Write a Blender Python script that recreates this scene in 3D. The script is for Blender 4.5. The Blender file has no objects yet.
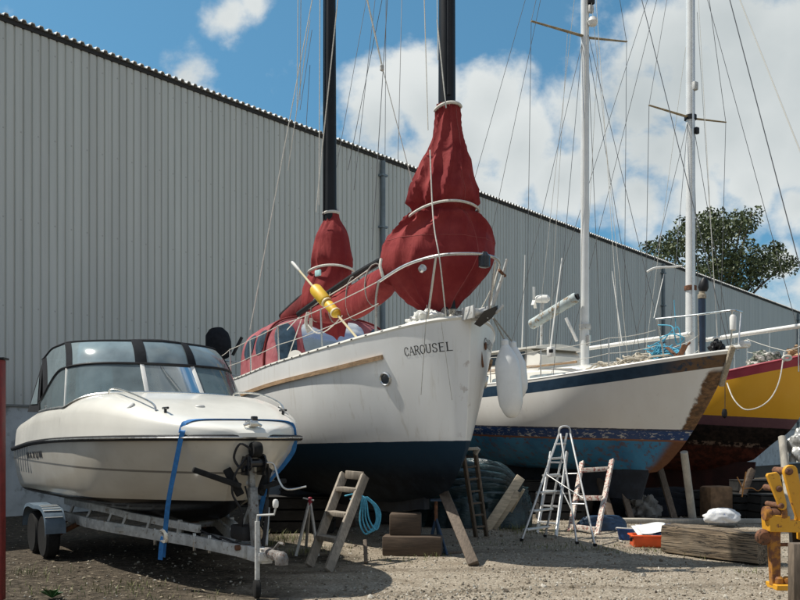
import bpy, bmesh, math, random
from mathutils import Vector, Matrix, Quaternion, noise
random.seed(7)
R = math.radians
sc = bpy.context.scene
col = sc.collection
# ------------------------------------------------------------------ camera
F = 900.0; HY = 440.0; CAM_Z = 1.6
cd = bpy.data.cameras.new('camera'); cam = bpy.data.objects.new('camera', cd); col.objects.link(cam)
cam.location = (0, 0, CAM_Z); cam.rotation_euler = (R(90), 0, 0)
cd.sensor_width = 36; cd.lens = F / 800 * 36; cd.shift_y = 140 / 800; cd.clip_end = 3000; cd.clip_start = .1
sc.camera = cam
def at(px, py, Y):            # a measured picture point at a known distance -> world point
    return Vector(((px - 400) / F * Y, Y, CAM_Z + (HY - py) / F * Y))
def ground_at(px, py):
    Y = CAM_Z * F / (py - HY); return Vector(((px - 400) / F * Y, Y, 0))
# ------------------------------------------------------------------ interpolation
def tab(pts, x):
    n = len(pts)
    if x <= pts[0][0]: return pts[0][1]
    if x >= pts[-1][0]: return pts[-1][1]
    for i in range(n - 1):
        if x <= pts[i + 1][0]: break
    x0, y0 = pts[i]; x1, y1 = pts[i + 1]; h = x1 - x0
    d = (y1 - y0) / h
    def slope(k):
        if k == 0: return (pts[1][1] - pts[0][1]) / (pts[1][0] - pts[0][0])
        if k == n - 1: return (pts[-1][1] - pts[-2][1]) / (pts[-1][0] - pts[-2][0])
        a = (pts[k][1] - pts[k-1][1]) / (pts[k][0] - pts[k-1][0]); b = (pts[k+1][1] - pts[k][1]) / (pts[k+1][0] - pts[k][0])
        return 0 if a * b <= 0 else 2 * a * b / (a + b)
    t = (x - x0) / h
    return ((2*t**3 - 3*t**2 + 1) * y0 + (t**3 - 2*t**2 + t) * h * slope(i) + (-2*t**3 + 3*t**2) * y1 + (t**3 - t**2) * h * slope(i + 1))
def lerp(a, b, t): return a + (b - a) * t
def sstep(a, b, x):
    t = max(0, min(1, (x - a) / (b - a))); return t * t * (3 - 2 * t)
# ------------------------------------------------------------------ mesh builder
class MB:
    def __init__(s): s.v = []; s.f = []; s.mi = []; s.uv = None; s.m = 0
    def add(s, vs, fs):
        o = len(s.v); s.v += [tuple(p) for p in vs]
        s.f += [tuple(i + o for i in f) for f in fs]; s.mi += [s.m] * len(fs); return s
    def box(s, c, size, rot=None, bev=0):
        hx, hy, hz = size[0] / 2, size[1] / 2, size[2] / 2
        c = Vector(c); rot = rot or Matrix.Identity(3)
        if bev <= 0:
            vs = [c + rot @ Vector((sx * hx, sy * hy, sz * hz)) for sx in (-1, 1) for sy in (-1, 1) for sz in (-1, 1)]
            return s.add(vs, [(0,1,3,2),(4,6,7,5),(0,4,5,1),(2,3,7,6),(0,2,6,4),(1,5,7,3)])
        b = min(bev, hx * .9, hy * .9, hz * .9); bm = bmesh.new()
        bmesh.ops.create_cube(bm, size=1)
        for v in bm.verts: v.co = Vector((v.co.x * 2 * hx, v.co.y * 2 * hy, v.co.z * 2 * hz))
        bmesh.ops.bevel(bm, geom=list(bm.edges), offset=b, segments=2, affect='EDGES', profile=.5)
        bm.verts.index_update()
        s.add([c + rot @ v.co for v in bm.verts], [[v.index for v in f.verts] for f in bm.faces]); bm.free(); return s
    def beam(s, a, b, w, h, bev=0, up=(0, 0, 1), twist=0):   # a bar of w x h from a to b
        a, b = Vector(a), Vector(b); d = (b - a); L = d.length; x = d.normalized(); u = Vector(up)
        if abs(x.dot(u)) > .98: u = Vector((1, 0, 0))
        y = u.cross(x).normalized(); z = x.cross(y)
        rot = Matrix((x, y, z)).transposed()
        if twist: rot = rot @ Matrix.Rotation(twist, 3, 'X')
        return s.box((a + b) / 2, (L, w, h), rot, bev)
    def tube(s, pts, r, n=8, cap=True, closed=False, flat=1.0):
        pts = [Vector(p) for p in pts]; m = len(pts)
        rr = r if isinstance(r, (list, tuple)) else [r] * m
        vs = []; prev = None
        for i, p in enumerate(pts):
            if closed: d = pts[(i + 1) % m] - pts[i - 1]
            else: d = (pts[min(i + 1, m - 1)] - pts[max(i - 1, 0)])
            d.normalize()
            if prev is None:
                u = Vector((0, 0, 1)) if abs(d.z) < .9 else Vector((1, 0, 0))
                x = d.cross(u).normalized()
            else:
                x = (prev - d * prev.dot(d)).normalized()
            prev = x; y = d.cross(x)
            for k in range(n):
                a = 2 * math.pi * k / n
                vs.append(p + (x * math.cos(a) + y * math.sin(a) * flat) * rr[i])
        fs = []
        for i in range(m if closed else m - 1):
            j = (i + 1) % m
            for k in range(n):
                l = (k + 1) % n
                fs.append((i * n + k, i * n + l, j * n + l, j * n + k))
        if cap and not closed: fs += [tuple(range(n))[::-1], tuple((m - 1) * n + k for k in range(n))]
        return s.add(vs, fs)
    def loft(s, rings, cap0=True, cap1=True, closed=True):
        n = len(rings[0]); m = len(rings); vs = [p for r in rings for p in r]; fs = []
        for i in range(m - 1):
            for k in range(n if closed else n - 1):
                l = (k + 1) % n
                fs.append((i * n + k, i * n + l, (i + 1) * n + l, (i + 1) * n + k))
        if cap0 and closed: fs.append(tuple(range(n))[::-1])
        if cap1 and closed: fs.append(tuple((m - 1) * n + k for k in range(n)))
        return s.add(vs, fs)
    def lathe(s, prof, c=(0, 0, 0), n=16, axis=None):    # prof: (r, h)
        c = Vector(c); q = Quaternion() if axis is None else Vector((0, 0, 1)).rotation_difference(Vector(axis))
        rings = [[c + q @ Vector((max(r, 1e-4) * math.cos(2*math.pi*k/n), max(r, 1e-4) * math.sin(2*math.pi*k/n), h)) for k in range(n)] for r, h in prof]
        return s.loft(rings)
    def grid(s, fn, nu, nv, flip=False):
        vs = [fn(i / nu, j / nv) for i in range(nu + 1) for j in range(nv + 1)]
        fs = []
        for i in range(nu):
            for j in range(nv):
                a = i * (nv + 1) + j; q = (a, a + nv + 1, a + nv + 2, a + 1)
                fs.append(q[::-1] if flip else q)
        return s.add(vs, fs)
    def prism(s, poly, a, b, cap=True):   # polygon (list of Vector) swept by offset from a to b
        a, b = Vector(a), Vector(b)
        return s.loft([[Vector(p) + a for p in poly], [Vector(p) + b for p in poly]])
    def build(s, name, mat, parent=None, smooth=35, recalc=True):
        me = bpy.data.meshes.new(name); me.from_pydata(s.v, [], s.f)
        mats = mat if isinstance(mat, (list, tuple)) else [mat]
        for m in mats: me.materials.append(m)
        if len(mats) > 1: me.polygons.foreach_set('material_index', s.mi)
        if s.uv is not None:
            ul = me.uv_layers.new(name='UVMap')
            for l in me.loops: ul.data[l.index].uv = s.uv[l.vertex_index]
        if recalc:
            bm = bmesh.new(); bm.from_mesh(me); bmesh.ops.recalc_face_normals(bm, faces=bm.faces); bm.to_mesh(me); bm.free()
        if smooth:
            me.polygons.foreach_set('use_smooth', [True] * len(me.polygons))
            me.set_sharp_from_angle(angle=R(smooth))
        me.update()
        o = bpy.data.objects.new(name, me); col.objects.link(o)
        if parent is not None: o.parent = parent
        return o
def tag(o, label=None, cat=None, group=None, kind=None):
    if label: o['label'] = label
    if cat: o['category'] = cat
    if group: o['group'] = group
    if kind: o['kind'] = kind
    return o
def thing(name, label, cat, loc=(0, 0, 0), rz=0, group=None):
    o = bpy.data.objects.new(name, None); col.objects.link(o); o.empty_display_size = .2
    o.location = loc; o.rotation_euler = (0, 0, rz); return tag(o, label, cat, group)
def copy_thing(o, loc, rz, label):
    c = o.copy(); col.objects.link(c); c.location = loc; c.rotation_euler = (0, 0, rz); c['label'] = label
    for ch in list(o.children):
        k = ch.copy(); col.objects.link(k); k.parent = c
        for g in list(ch.children):
            h = g.copy(); col.objects.link(h); h.parent = k
    return c
def sag(a, b, drop, n=10):
    a, b = Vector(a), Vector(b)
    return [a.lerp(b, i / n) - Vector((0, 0, drop * 4 * (i / n) * (1 - i / n))) for i in range(n + 1)]
def smooth_path(pts, n=6):
    pts = [Vector(p) for p in pts]; out = []
    for i in range(len(pts) - 1):
        p0 = pts[max(i - 1, 0)]; p1 = pts[i]; p2 = pts[i + 1]; p3 = pts[min(i + 2, len(pts) - 1)]
        for k in range(n):
            t = k / n
            out.append(.5 * ((2 * p1) + (p2 - p0) * t + (2*p0 - 5*p1 + 4*p2 - p3) * t*t + (3*p1 - p0 - 3*p2 + p3) * t**3))
    return out + [pts[-1]]
# ------------------------------------------------------------------ materials
def new_mat(name):
    m = bpy.data.materials.new(name); m.use_nodes = True; nt = m.node_tree
    return m, nt, nt.nodes['Principled BSDF']
class NG:                                     # tiny node-graph helper
    def __init__(s, nt): s.nt = nt
    def n(s, t, **k):
        x = s.nt.nodes.new(t)
        for a, b in k.items(): setattr(x, a, b)
        return x
    def link(s, a, b): s.nt.links.new(a, b)
    def put(s, sock, v):
        if hasattr(v, 'is_linked'): s.link(v, sock)
        elif isinstance(v, (tuple, list)) and len(v) == 3 and sock.type == 'RGBA': sock.default_value = (*v, 1)
        else: sock.default_value = v
    def math(s, op, a, b=0.0, c=0.0, clamp=False):
        x = s.n('ShaderNodeMath', operation=op, use_clamp=clamp)
        s.put(x.inputs[0], a); s.put(x.inputs[1], b); s.put(x.inputs[2], c); return x.outputs[0]
    def coord(s, which='Object'): return s.n('ShaderNodeTexCoord').outputs[which]
    def sep(s, v):
        x = s.n('ShaderNodeSeparateXYZ'); s.link(v, x.inputs[0]); return x.outputs
    def mapping(s, v, scale=(1, 1, 1), loc=(0, 0, 0), rot=(0, 0, 0)):
        x = s.n('ShaderNodeMapping'); s.link(v, x.inputs[0]); x.inputs['Scale'].default_value = scale
        x.inputs['Location'].default_value = loc; x.inputs['Rotation'].default_value = rot; return x.outputs[0]
    def noise(s, v, scale=5, detail=4, rough=.55, out=0, dist=0):
        x = s.n('ShaderNodeTexNoise'); s.link(v, x.inputs['Vector']); x.inputs['Scale'].default_value = scale
        x.inputs['Detail'].default_value = detail; x.inputs['Roughness'].default_value = rough; x.inputs['Distortion'].default_value = dist
        return x.outputs[out]
    def voro(s, v, scale=5, feature='F1', out='Distance'):
        x = s.n('ShaderNodeTexVoronoi', feature=feature); s.link(v, x.inputs['Vector']); x.inputs['Scale'].default_value = scale; return x.outputs[out]
    def ramp(s, f, a, b):           # smoothstep a..b
        x = s.n('ShaderNodeMapRange', interpolation_type='SMOOTHSTEP'); s.put(x.inputs[0], f)
        s.put(x.inputs[1], a); s.put(x.inputs[2], b); return x.outputs[0]
    def mix(s, f, a, b, mode='MIX'):
        x = s.n('ShaderNodeMix', data_type='RGBA', blend_type=mode); s.put(x.inputs[0], f); s.put(x.inputs[6], a); s.put(x.inputs[7], b); return x.outputs[2]
    def bump(s, h, strength=.3, dist=.02):
        x = s.n('ShaderNodeBump'); s.link(h, x.inputs['Height']); x.inputs['Strength'].default_value = strength; x.inputs['Distance'].default_value = dist; return x.outputs[0]
def mat(name, c, rough=.5, metal=0, var=.12, scale=3, bump=0, bscale=30, c2=None, c2amt=.5, stretch=(1, 1, 1), spec=.5, coat=0):
    m, nt, b = new_mat(name); g = NG(nt)
    v = g.mapping(g.coord(), stretch)
    nz = g.noise(v, scale, 6, .6)
    f = g.ramp(nz, .3, .7)
    lo = tuple(x * (1 - var) for x in c); hi = tuple(min(1, x * (1 + var)) for x in c)
    cc = g.mix(f, lo, hi)
    if c2 is not None:
        n2 = g.noise(v, scale * 2.3, 8, .65)
        cc = g.mix(g.ramp(n2, c2amt - .06, c2amt + .06), c2, cc)
    g.link(cc, b.inputs['Base Color'])
    g.put(b.inputs['Roughness'], g.math('MULTIPLY_ADD', nz, .25, rough - .12, clamp=True))
    b.inputs['Metallic'].default_value = metal; b.inputs['Specular IOR Level'].default_value = spec
    if coat: b.inputs['Coat Weight'].default_value = coat; b.inputs['Coat Roughness'].default_value = .08
    if bump:
        g.link(g.bump(g.noise(v, bscale, 5, .6), bump, .02), b.inputs['Normal'])
    return m
def wood(name, c, dark=.5, scale=1.0, axis='X', rough=.75):
    m, nt, b = new_mat(name); g = NG(nt)
    st = {'X': (1.2, 14, 14), 'Y': (14, 1.2, 14), 'Z': (14, 14, 1.2)}[axis]
    v = g.mapping(g.coord(), tuple(x * scale for x in st))
    n1 = g.noise(v, 2.5, 8, .65, dist=.4); n2 = g.noise(g.coord(), 3, 4)
    cc = g.mix(g.ramp(n1, .35, .65), tuple(x * dark for x in c), c)
    cc = g.mix(g.ramp(n2, .45, .75), cc, tuple(x * .62 for x in c))
    g.link(cc, b.inputs['Base Color']); b.inputs['Roughness'].default_value = rough
    g.link(g.bump(n1, .45, .01), b.inputs['Normal']); return m
def glassy(name, tint, alpha, rough=.05, fres=1.45, refl=1.0):
    m, nt, b = new_mat(name); g = NG(nt); nt.nodes.remove(b); out = nt.nodes['Material Output']
    tr = g.n('ShaderNodeBsdfTransparent'); tr.inputs[0].default_value = (*tint, 1)
    gl = g.n('ShaderNodeBsdfGlossy'); gl.inputs['Roughness'].default_value = rough; gl.inputs[0].default_value = (refl, refl, refl, 1)
    df = g.n('ShaderNodeBsdfDiffuse'); df.inputs[0].default_value = (.33, .42, .45, 1)
    nz = g.noise(g.coord(), 4, 5)
    m0 = g.n('ShaderNodeMixShader'); g.put(m0.inputs[0], g.math('MULTIPLY_ADD', nz, alpha * .6, alpha * .32)); g.link(tr.outputs[0], m0.inputs[1]); g.link(df.outputs[0], m0.inputs[2])
    fr = g.n('ShaderNodeFresnel'); fr.inputs[0].default_value = fres
    mx = g.n('ShaderNodeMixShader'); g.link(fr.outputs[0], mx.inputs[0]); g.link(m0.outputs[0], mx.inputs[1]); g.link(gl.outputs[0], mx.inputs[2])
    g.link(mx.outputs[0], out.inputs[0]); return m
M = {}
M['white_gel'] = mat('white_gel', (.75, .73, .665), .22, var=.03, scale=2, coat=.3)
M['white_paint'] = mat('white_paint', (.74, .73, .69), .4, var=.06, scale=5)
M['white_rope'] = mat('white_rope', (.62, .60, .54), .85, var=.15, scale=40)
M['grey_rope'] = mat('grey_rope', (.30, .29, .26), .9, var=.2, scale=60)
M['wire'] = mat('wire', (.16, .16, .16), .4, metal=.6, var=.1)
M['steel'] = mat('steel', (.62, .62, .60), .28, metal=.9, var=.08, scale=12)
M['alu'] = mat('alu', (.58, .58, .57), .45, metal=.55, var=.12, scale=15)
M['galv'] = mat('galv', (.50, .50, .48), .6, metal=.1, var=.2, scale=9, c2=(.22, .17, .12), c2amt=.38)
M['black'] = mat('black', (.014, .014, .016), .5, spec=.3, var=.3, scale=8)
M['black_gloss'] = mat('black_gloss', (.012, .013, .016), .25, var=.2, scale=4)
M['rubber'] = mat('rubber', (.016, .016, .016), .85, spec=.2, var=.3, scale=20)
M['canvas_black'] = mat('canvas_black', (.014, .016, .02), .9, spec=.2, var=.3, scale=10, bump=.2, bscale=60)
M['carbon'] = mat('carbon', (.010, .012, .015), .45, spec=.25, var=.35, scale=6, stretch=(1, 1, .2))
M['rust'] = mat('rust', (.16, .07, .035), .85, var=.4, scale=12, bump=.3, c2=(.05, .03, .02), c2amt=.42)
M['blue_strap'] = mat('blue_strap', (.025, .16, .42), .75, var=.2, scale=20)
M['blue_rope'] = mat('blue_rope', (.08, .35, .50), .8, var=.2, scale=40)
M['teak'] = wood('teak', (.46, .30, .17), .6, 1, 'X')
M['ladder_wood'] = wood('ladder_wood', (.36, .31, .25), .6, 1, 'Z')
M['post_wood'] = wood('post_wood', (.17, .13, .095), .55, 1, 'Z')
M['plank_wood'] = wood('plank_wood', (.42, .36, .27), .6, 1, 'X')
M['pole_wood'] = wood('pole_wood', (.46, .43, .37), .75, 1, 'Z')
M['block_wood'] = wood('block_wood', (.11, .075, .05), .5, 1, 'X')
M['glass'] = glassy('glass', (.34, .52, .54), .55, .03, 1.34)
M['vinyl'] = glassy('vinyl', (.36, .47, .52), 1.0, .10, 1.75)
M['dark_glass'] = mat('dark_glass', (.02, .03, .04), .08, var=.2)
M['hood_window'] = mat('hood_window', (.03, .055, .08), .28, spec=.3, var=.5, scale=4, bump=.15, bscale=4)
M['yellow_float'] = mat('yellow_float', (.72, .45, .03), .5, var=.1, scale=6)
M['cream'] = mat('cream', (.68, .60, .38), .5, var=.1)
M['orange_plastic'] = mat('orange_plastic', (.80, .11, .02), .4, var=.08, scale=8)
M['paper'] = mat('paper', (.72, .72, .70), .8, var=.1, scale=8)
M['blue_plastic'] = mat('blue_plastic', (.02, .07, .22), .5, var=.3, scale=8)
M['fender_white'] = mat('fender_white', (.76, .77, .76), .35, var=.05, scale=5)
M['red_post'] = mat('red_post', (.20, .022, .018), .6, var=.2, scale=10)
M['seat_vinyl'] = mat('seat_vinyl', (.3, .29, .27), .5, var=.06)
M['tyre'] = M['rubber']
M['letter'] = mat('letter', (.02, .02, .022), .4, var=.1)
M['interior'] = mat('interior', (.07, .07, .068), .7, var=.2)
def cloth_mat(name, c, fade):
    m, nt, b = new_mat(name); g = NG(nt); co = g.coord()
    n1 = g.noise(co, 2.2, 5, .6); n2 = g.noise(co, 60, 3)
    cc = g.mix(g.ramp(n1, .35, .7), c, fade)
    g.link(cc, b.inputs['Base Color']); b.inputs['Roughness'].default_value = .85
    b.inputs['Specular IOR Level'].default_value = .25
    n3 = g.math('ABSOLUTE', g.math('SUBTRACT', g.noise(g.mapping(co, (1, 1, .30)), 4.5, 4, .5, dist=1.1), .5))
    n4 = g.math('ABSOLUTE', g.math('SUBTRACT', g.noise(g.mapping(co, (1, 1, .9)), 8, 3, .5, dist=.6), .5))
    n5 = g.noise(co, 5, 6, .65); cc = g.mix(g.math('MULTIPLY', g.ramp(n5, .60, .78), .35), cc, tuple(x * .5 + .02 for x in c)); g.link(cc, b.inputs['Base Color'])
    hgt = g.math('ADD', g.math('MULTIPLY', n3, 2.2), g.math('ADD', g.math('MULTIPLY', n4, .5), g.math('MULTIPLY', n2, .03)))
    g.link(g.bump(hgt, .32, .05), b.inputs['Normal']); return m
M['red_canvas'] = cloth_mat('red_canvas', (.195, .018, .021), (.285, .042, .040))
M['faded_red'] = cloth_mat('faded_red', (.27, .06, .075), (.40, .15, .16))
M['red_dark'] = cloth_mat('red_dark', (.12, .016, .018), (.2, .03, .03))
# ------------------------------------------------------------------ light
SUN_EL = R(58); SUN_H = Vector((-.97, .12, 0)).normalized()
sunv = Vector((SUN_H.x * math.cos(SUN_EL), SUN_H.y * math.cos(SUN_EL), math.sin(SUN_EL)))
sd = bpy.data.lights.new('sun', 'SUN'); so = bpy.data.objects.new('sun', sd); col.objects.link(so)
sd.energy = 5.0; sd.angle = R(.55); sd.color = (1.0, .95, .86)
so.rotation_euler = (-sunv).to_track_quat('-Z', 'Y').to_euler(); so.location = (-20, 10, 40)
w = bpy.data.worlds.new('World'); sc.world = w; w.use_nodes = True
g = NG(w.node_tree); bg = w.node_tree.nodes['Background']
sky = g.n('ShaderNodeTexSky', sky_type='NISHITA'); sky.sun_disc = False; sky.sun_elevation = SUN_EL
sky.sun_rotation = math.atan2(SUN_H.x, SUN_H.y); sky.altitude = 0; sky.air_density = 1.0; sky.dust_density = .6; sky.ozone_density = 1.5
d = g.coord('Generated')
def dirof(px, py): return Vector(((px - 400) / F, 1, (HY - py) / F)).normalized()
blobs = [(378, 125, 44), (430, 106, 46), (492, 100, 44), (460, 150, 62), (520, 150, 52), (590, 118, 50), (600, 165, 48), (640, 108, 58), (560, 180, 40), (690, 84, 66), (700, 150, 55), (752, 70, 80), (770, 140, 62), (830, 90, 120), (850, 160, 70),
         (415, 185, 55), (470, 205, 45), (786, 264, 26), (830, 285, 60), (232, 14, 20), (256, 4, 20), (160, 60, 24), (184, 74, 20), (124, 52, 22), (640, 190, 34), (700, 195, 40), (750, 190, 40), (660, 150, 60), (730, 140, 70), (810, 150, 70), (735, 30, 55), (800, 205, 34)]
mask = None
for px, py, r in blobs:
    vd = g.n('ShaderNodeVectorMath', operation='DISTANCE'); g.link(d, vd.inputs[0]); vd.inputs[1].default_value = dirof(px, py)
    amt = .40 if r < 26 else 1.0
    mm = g.math('MULTIPLY', g.math('SUBTRACT', 1.0, g.math('DIVIDE', vd.outputs['Value'], r * 1.25 / F)), amt)
    mask = mm if mask is None else g.math('MAXIMUM', mask, mm)
mask = g.math('MAXIMUM', mask, -.25)
n1 = g.noise(g.mapping(d, (1, 1, 1.25)), 9, 10, .58, dist=.15); n2 = g.noise(d, 3.4, 6, .55); n3 = g.noise(d, 22, 6, .6)
dens = g.math('ADD', g.math('MULTIPLY', mask, .85), g.math('MULTIPLY', g.math('SUBTRACT', n1, .5), 2.3))
z = g.sep(d)
far = g.math('MULTIPLY', g.math('SUBTRACT', g.noise(d, 2.6, 8, .58), .5), 2.2)
back = g.math('LESS_THAN', z[1], .25)
dens = g.math('MAXIMUM', dens, g.math('SUBTRACT', g.math('MULTIPLY', back, g.math('ADD', far, .12)), g.math('MULTIPLY', g.math('SUBTRACT', 1.0, back), 1.0)))
dens = g.math('ADD', dens, g.math('MULTIPLY', g.math('SUBTRACT', n3, .5), .35)); cf = g.math('MULTIPLY', g.ramp(dens, .0, .50), .97)
shade = g.ramp(g.math('ADD', g.math('MULTIPLY', n2, .6), g.math('ADD', g.math('MULTIPLY', n1, .5), g.math('MULTIPLY', dens, -.22))), .22, .62)
cc = g.mix(shade, (5.0, 5.5, 5.6), (7.7, 8.0, 7.9))
skyc = g.mix(.55, sky.outputs[0], g.mix(1.0, sky.outputs[0], (.54, 1.0, 1.12), 'MULTIPLY'))
skyt = g.mix(g.ramp(z[2], 0.0, .6), g.mix(1.0, skyc, (.62, .86, .95), 'MULTIPLY'), g.mix(1.0, skyc, (1.0, 1.25, 1.15), 'MULTIPLY'))
skyt = g.mix(g.ramp(z[1], .25, -.1), skyt, g.mix(.12, sky.outputs[0], (3.0, 3.0, 2.9)))
g.link(g.mix(cf, skyt, cc), bg.inputs[0]); bg.inputs[1].default_value = .095
vs = sc.view_settings; vs.view_transform = 'Standard'; vs.look = 'None'; vs.gamma = 1; vs.use_curve_mapping = False; vs.exposure = .12
def band(g, z, lo, hi, e=.004): return g.math('MULTIPLY', g.ramp(z, lo - e, lo + e), g.ramp(z, hi + e, hi - e))
# ------------------------------------------------------------------ ground
m, nt, b = new_mat('gravel'); g = NG(nt); co = g.coord()
xyz = g.sep(co)
v1 = g.voro(co, 42, out='Color'); v1d = g.voro(co, 42); v2 = g.voro(co, 95, out='Color')
grey = g.n('ShaderNodeRGBToBW'); g.link(v1, grey.inputs[0])
base = g.mix(g.ramp(grey.outputs[0], .15, .85), (.18, .15, .112), (.47, .41, .325))
grey2 = g.n('ShaderNodeRGBToBW'); g.link(v2, grey2.inputs[0])
base = g.mix(.4, base, g.mix(g.ramp(grey2.outputs[0], .2, .8), (.17, .14, .105), (.48, .42, .335)))
big = g.noise(co, .55, 6, .6); mid = g.noise(co, 2.4, 6, .65)
base = g.mix(g.ramp(mid, .42, .68), base, g.mix(.55, base, (.20, .158, .112)))
soil_shade = g.mix(g.ramp(g.noise(co, 9, 6, .7), .38, .66), (.026, .021, .015), (.105, .085, .062))  # dark soil tone, also used as painted shade around the boats
leftm = g.ramp(g.math('ADD', g.math('MULTIPLY_ADD', xyz[0], -.42, -.12), g.math('MULTIPLY', g.math('SUBTRACT', big, .5), 3.0)), .1, .9)  # darker to the left: soil plus shade put into the ground colour
backm = g.ramp(g.math('ADD', g.math('MULTIPLY', g.math('SUBTRACT', xyz[1], 16.5), .25), g.math('MULTIPLY', g.math('SUBTRACT', big, .5), 2.5)), -.1, .9)  # darker to the back: shade below and behind the hulls, painted in
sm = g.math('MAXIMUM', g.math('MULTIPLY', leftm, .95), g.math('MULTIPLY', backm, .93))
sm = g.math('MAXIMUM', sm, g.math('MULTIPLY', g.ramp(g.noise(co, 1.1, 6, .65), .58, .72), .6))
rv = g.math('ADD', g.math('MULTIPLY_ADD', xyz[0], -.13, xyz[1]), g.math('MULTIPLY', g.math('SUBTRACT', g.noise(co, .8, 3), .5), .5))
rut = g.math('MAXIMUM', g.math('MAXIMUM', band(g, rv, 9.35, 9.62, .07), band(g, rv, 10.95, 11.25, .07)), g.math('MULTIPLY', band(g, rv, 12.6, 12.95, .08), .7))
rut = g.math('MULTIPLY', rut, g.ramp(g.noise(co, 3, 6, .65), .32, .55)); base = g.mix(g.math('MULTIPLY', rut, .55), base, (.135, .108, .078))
base = g.mix(sm, base, soil_shade)
g.link(base, b.inputs['Base Color']); b.inputs['Roughness'].default_value = .95; b.inputs['Specular IOR Level'].default_value = .15
hb = g.math('ADD', g.math('MULTIPLY', g.math('SUBTRACT', 1.0, v1d), .6), g.math('ADD', g.math('MULTIPLY', grey2.outputs[0], .35), g.math('MULTIPLY', mid, 1.2)))
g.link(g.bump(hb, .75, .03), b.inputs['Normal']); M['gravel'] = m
def axis(lo, hi, fine0, fine1, st, far):
    a = [fine0 + i * st for i in range(int((fine1 - fine0) / st) + 1)]
    s = st; x = a[0]; L = []
    while x > lo: s *= 1.35; x -= s; L.append(max(x, lo))
    s = st; x = a[-1]; H = []
    while x < hi: s *= 1.35; x += s; H.append(min(x, hi))
    return L[::-1] + a + H
xs = axis(-500, 500, -8, 9, .22, 0); ys = axis(-120, 700, 6, 24, .22, 0)
def gz(x, y):
    k = sstep(60, 20, abs(x) + abs(y - 14))
    return k * (.028 * noise.noise(Vector((x * .5, y * .5, 3))) + .016 * noise.noise(Vector((x * 2.1, y * 2.1, 8)))) - .008
mb = MB(); nx, ny = len(xs), len(ys)
mb.add([(x, y, gz(x, y)) for x in xs for y in ys], [(i * ny + j, (i + 1) * ny + j, (i + 1) * ny + j + 1, i * ny + j + 1) for i in range(nx - 1) for j in range(ny - 1)])
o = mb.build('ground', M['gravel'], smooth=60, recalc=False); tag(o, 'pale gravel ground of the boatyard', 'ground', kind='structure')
# pebbles lying on it
m, nt, b = new_mat('pebble'); g = NG(nt)
rnd = g.n('ShaderNodeNewGeometry').outputs['Random Per Island']
cr = g.n('ShaderNodeValToRGB'); g.link(rnd, cr.inputs[0])
for i, (p, c) in enumerate([(0, (.08, .066, .05)), (.25, (.21, .17, .122)), (.5, (.28, .24, .18)), (.75, (.34, .315, .26)), (1, (.52, .48, .41))]):
    e = cr.color_ramp.elements[i] if i < 2 else cr.color_ramp.elements.new(p)
    e.position = p; e.color = (*c, 1)
g.link(cr.outputs[0], b.inputs['Base Color']); b.inputs['Roughness'].default_value = .9; M['pebble'] = m
ico = bmesh.new(); bmesh.ops.create_icosphere(ico, subdivisions=1, radius=1)
iv = [v.co.copy() for v in ico.verts]; ifc = [[v.index for v in f.verts] for f in ico.faces]; ico.free()
rng = random.Random(3); mb = MB(); nst = 0
while nst < 15000:
    Y = 8 + 13 * rng.random() ** 1.9; X = rng.uniform(-.50, .50) * Y
    dn = .12 + .88 * sstep(-1.8, .8, X + 1.2 * noise.noise(Vector((X * .6, Y * .6, 0))))
    dn *= .4 + .6 * sstep(-.25, .25, noise.noise(Vector((X * .9, Y * .9, 5))))
    if rng.random() > dn: continue
    r = .006 + .013 * rng.random() ** 2.4
    if rng.random() < .012: r *= 2.2
    q = Quaternion((rng.gauss(0, 1), rng.gauss(0, 1), rng.gauss(0, 1), rng.gauss(0, 1))).normalized()
    sx, sy, sz = rng.uniform(.8, 1.5), rng.uniform(.7, 1.1), rng.uniform(.5, .9); zz = gz(X, Y) + r * .25
    mb.add([Vector((X, Y, zz)) + q @ Vector((p.x * sx, p.y * sy, p.z * sz)) * (r * (1 + .25 * rng.uniform(-1, 1))) for p in iv], ifc); nst += 1
o = mb.build('loose_pebbles', M['pebble'], smooth=0, recalc=False); tag(o, 'loose pale pebbles scattered over the gravel', 'pebbles', kind='stuff')
# ------------------------------------------------------------------ warehouse
WO = Vector((-8.3, 18.7, 0)); WR = math.atan2(.771, .637)
wh = thing('warehouse', 'long grey corrugated metal warehouse wall running behind all the boats', 'building', WO, WR)
m, nt, b = new_mat('cladding'); g = NG(nt); co = g.coord()
n1 = g.noise(g.mapping(co, (1.2, 1, .06)), 2.2, 7, .6); n2 = g.noise(g.mapping(co, (14, 1, .12)), 1.5, 5, .6)
xx = g.sep(co)
pan = g.n('ShaderNodeTexWhiteNoise', noise_dimensions='1D'); g.link(g.math('FLOOR', g.math('DIVIDE', xx[0], 1.0)), pan.inputs['W'])
c = g.mix(g.ramp(n1, .3, .72), (.51, .535, .505), (.60, .625, .59))
c = g.mix(g.math('MULTIPLY', pan.outputs['Value'], .35), c, (.51, .52, .49))
c = g.mix(g.math('MULTIPLY', g.ramp(n2, .55, .75), .25), c, (.29, .31, .30))
lap = g.math('LESS_THAN', g.math('ABSOLUTE', g.math('SUBTRACT', xx[2], 6.35)), .012)
drt = g.ramp(g.math('ADD', xx[2], g.math('MULTIPLY', n2, .9)), 3.4, 2.4)
c = g.mix(g.math('MULTIPLY', drt, .45), c, (.23, .235, .21))
lapx = g.math('LESS_THAN', g.math('ABSOLUTE', g.math('SUBTRACT', g.math('FRACT', g.math('DIVIDE', xx[0], 1.0)), .5)), .010); c = g.mix(g.math('MULTIPLY', lapx, .12), c, (.16, .17, .165))
row = None
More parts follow.
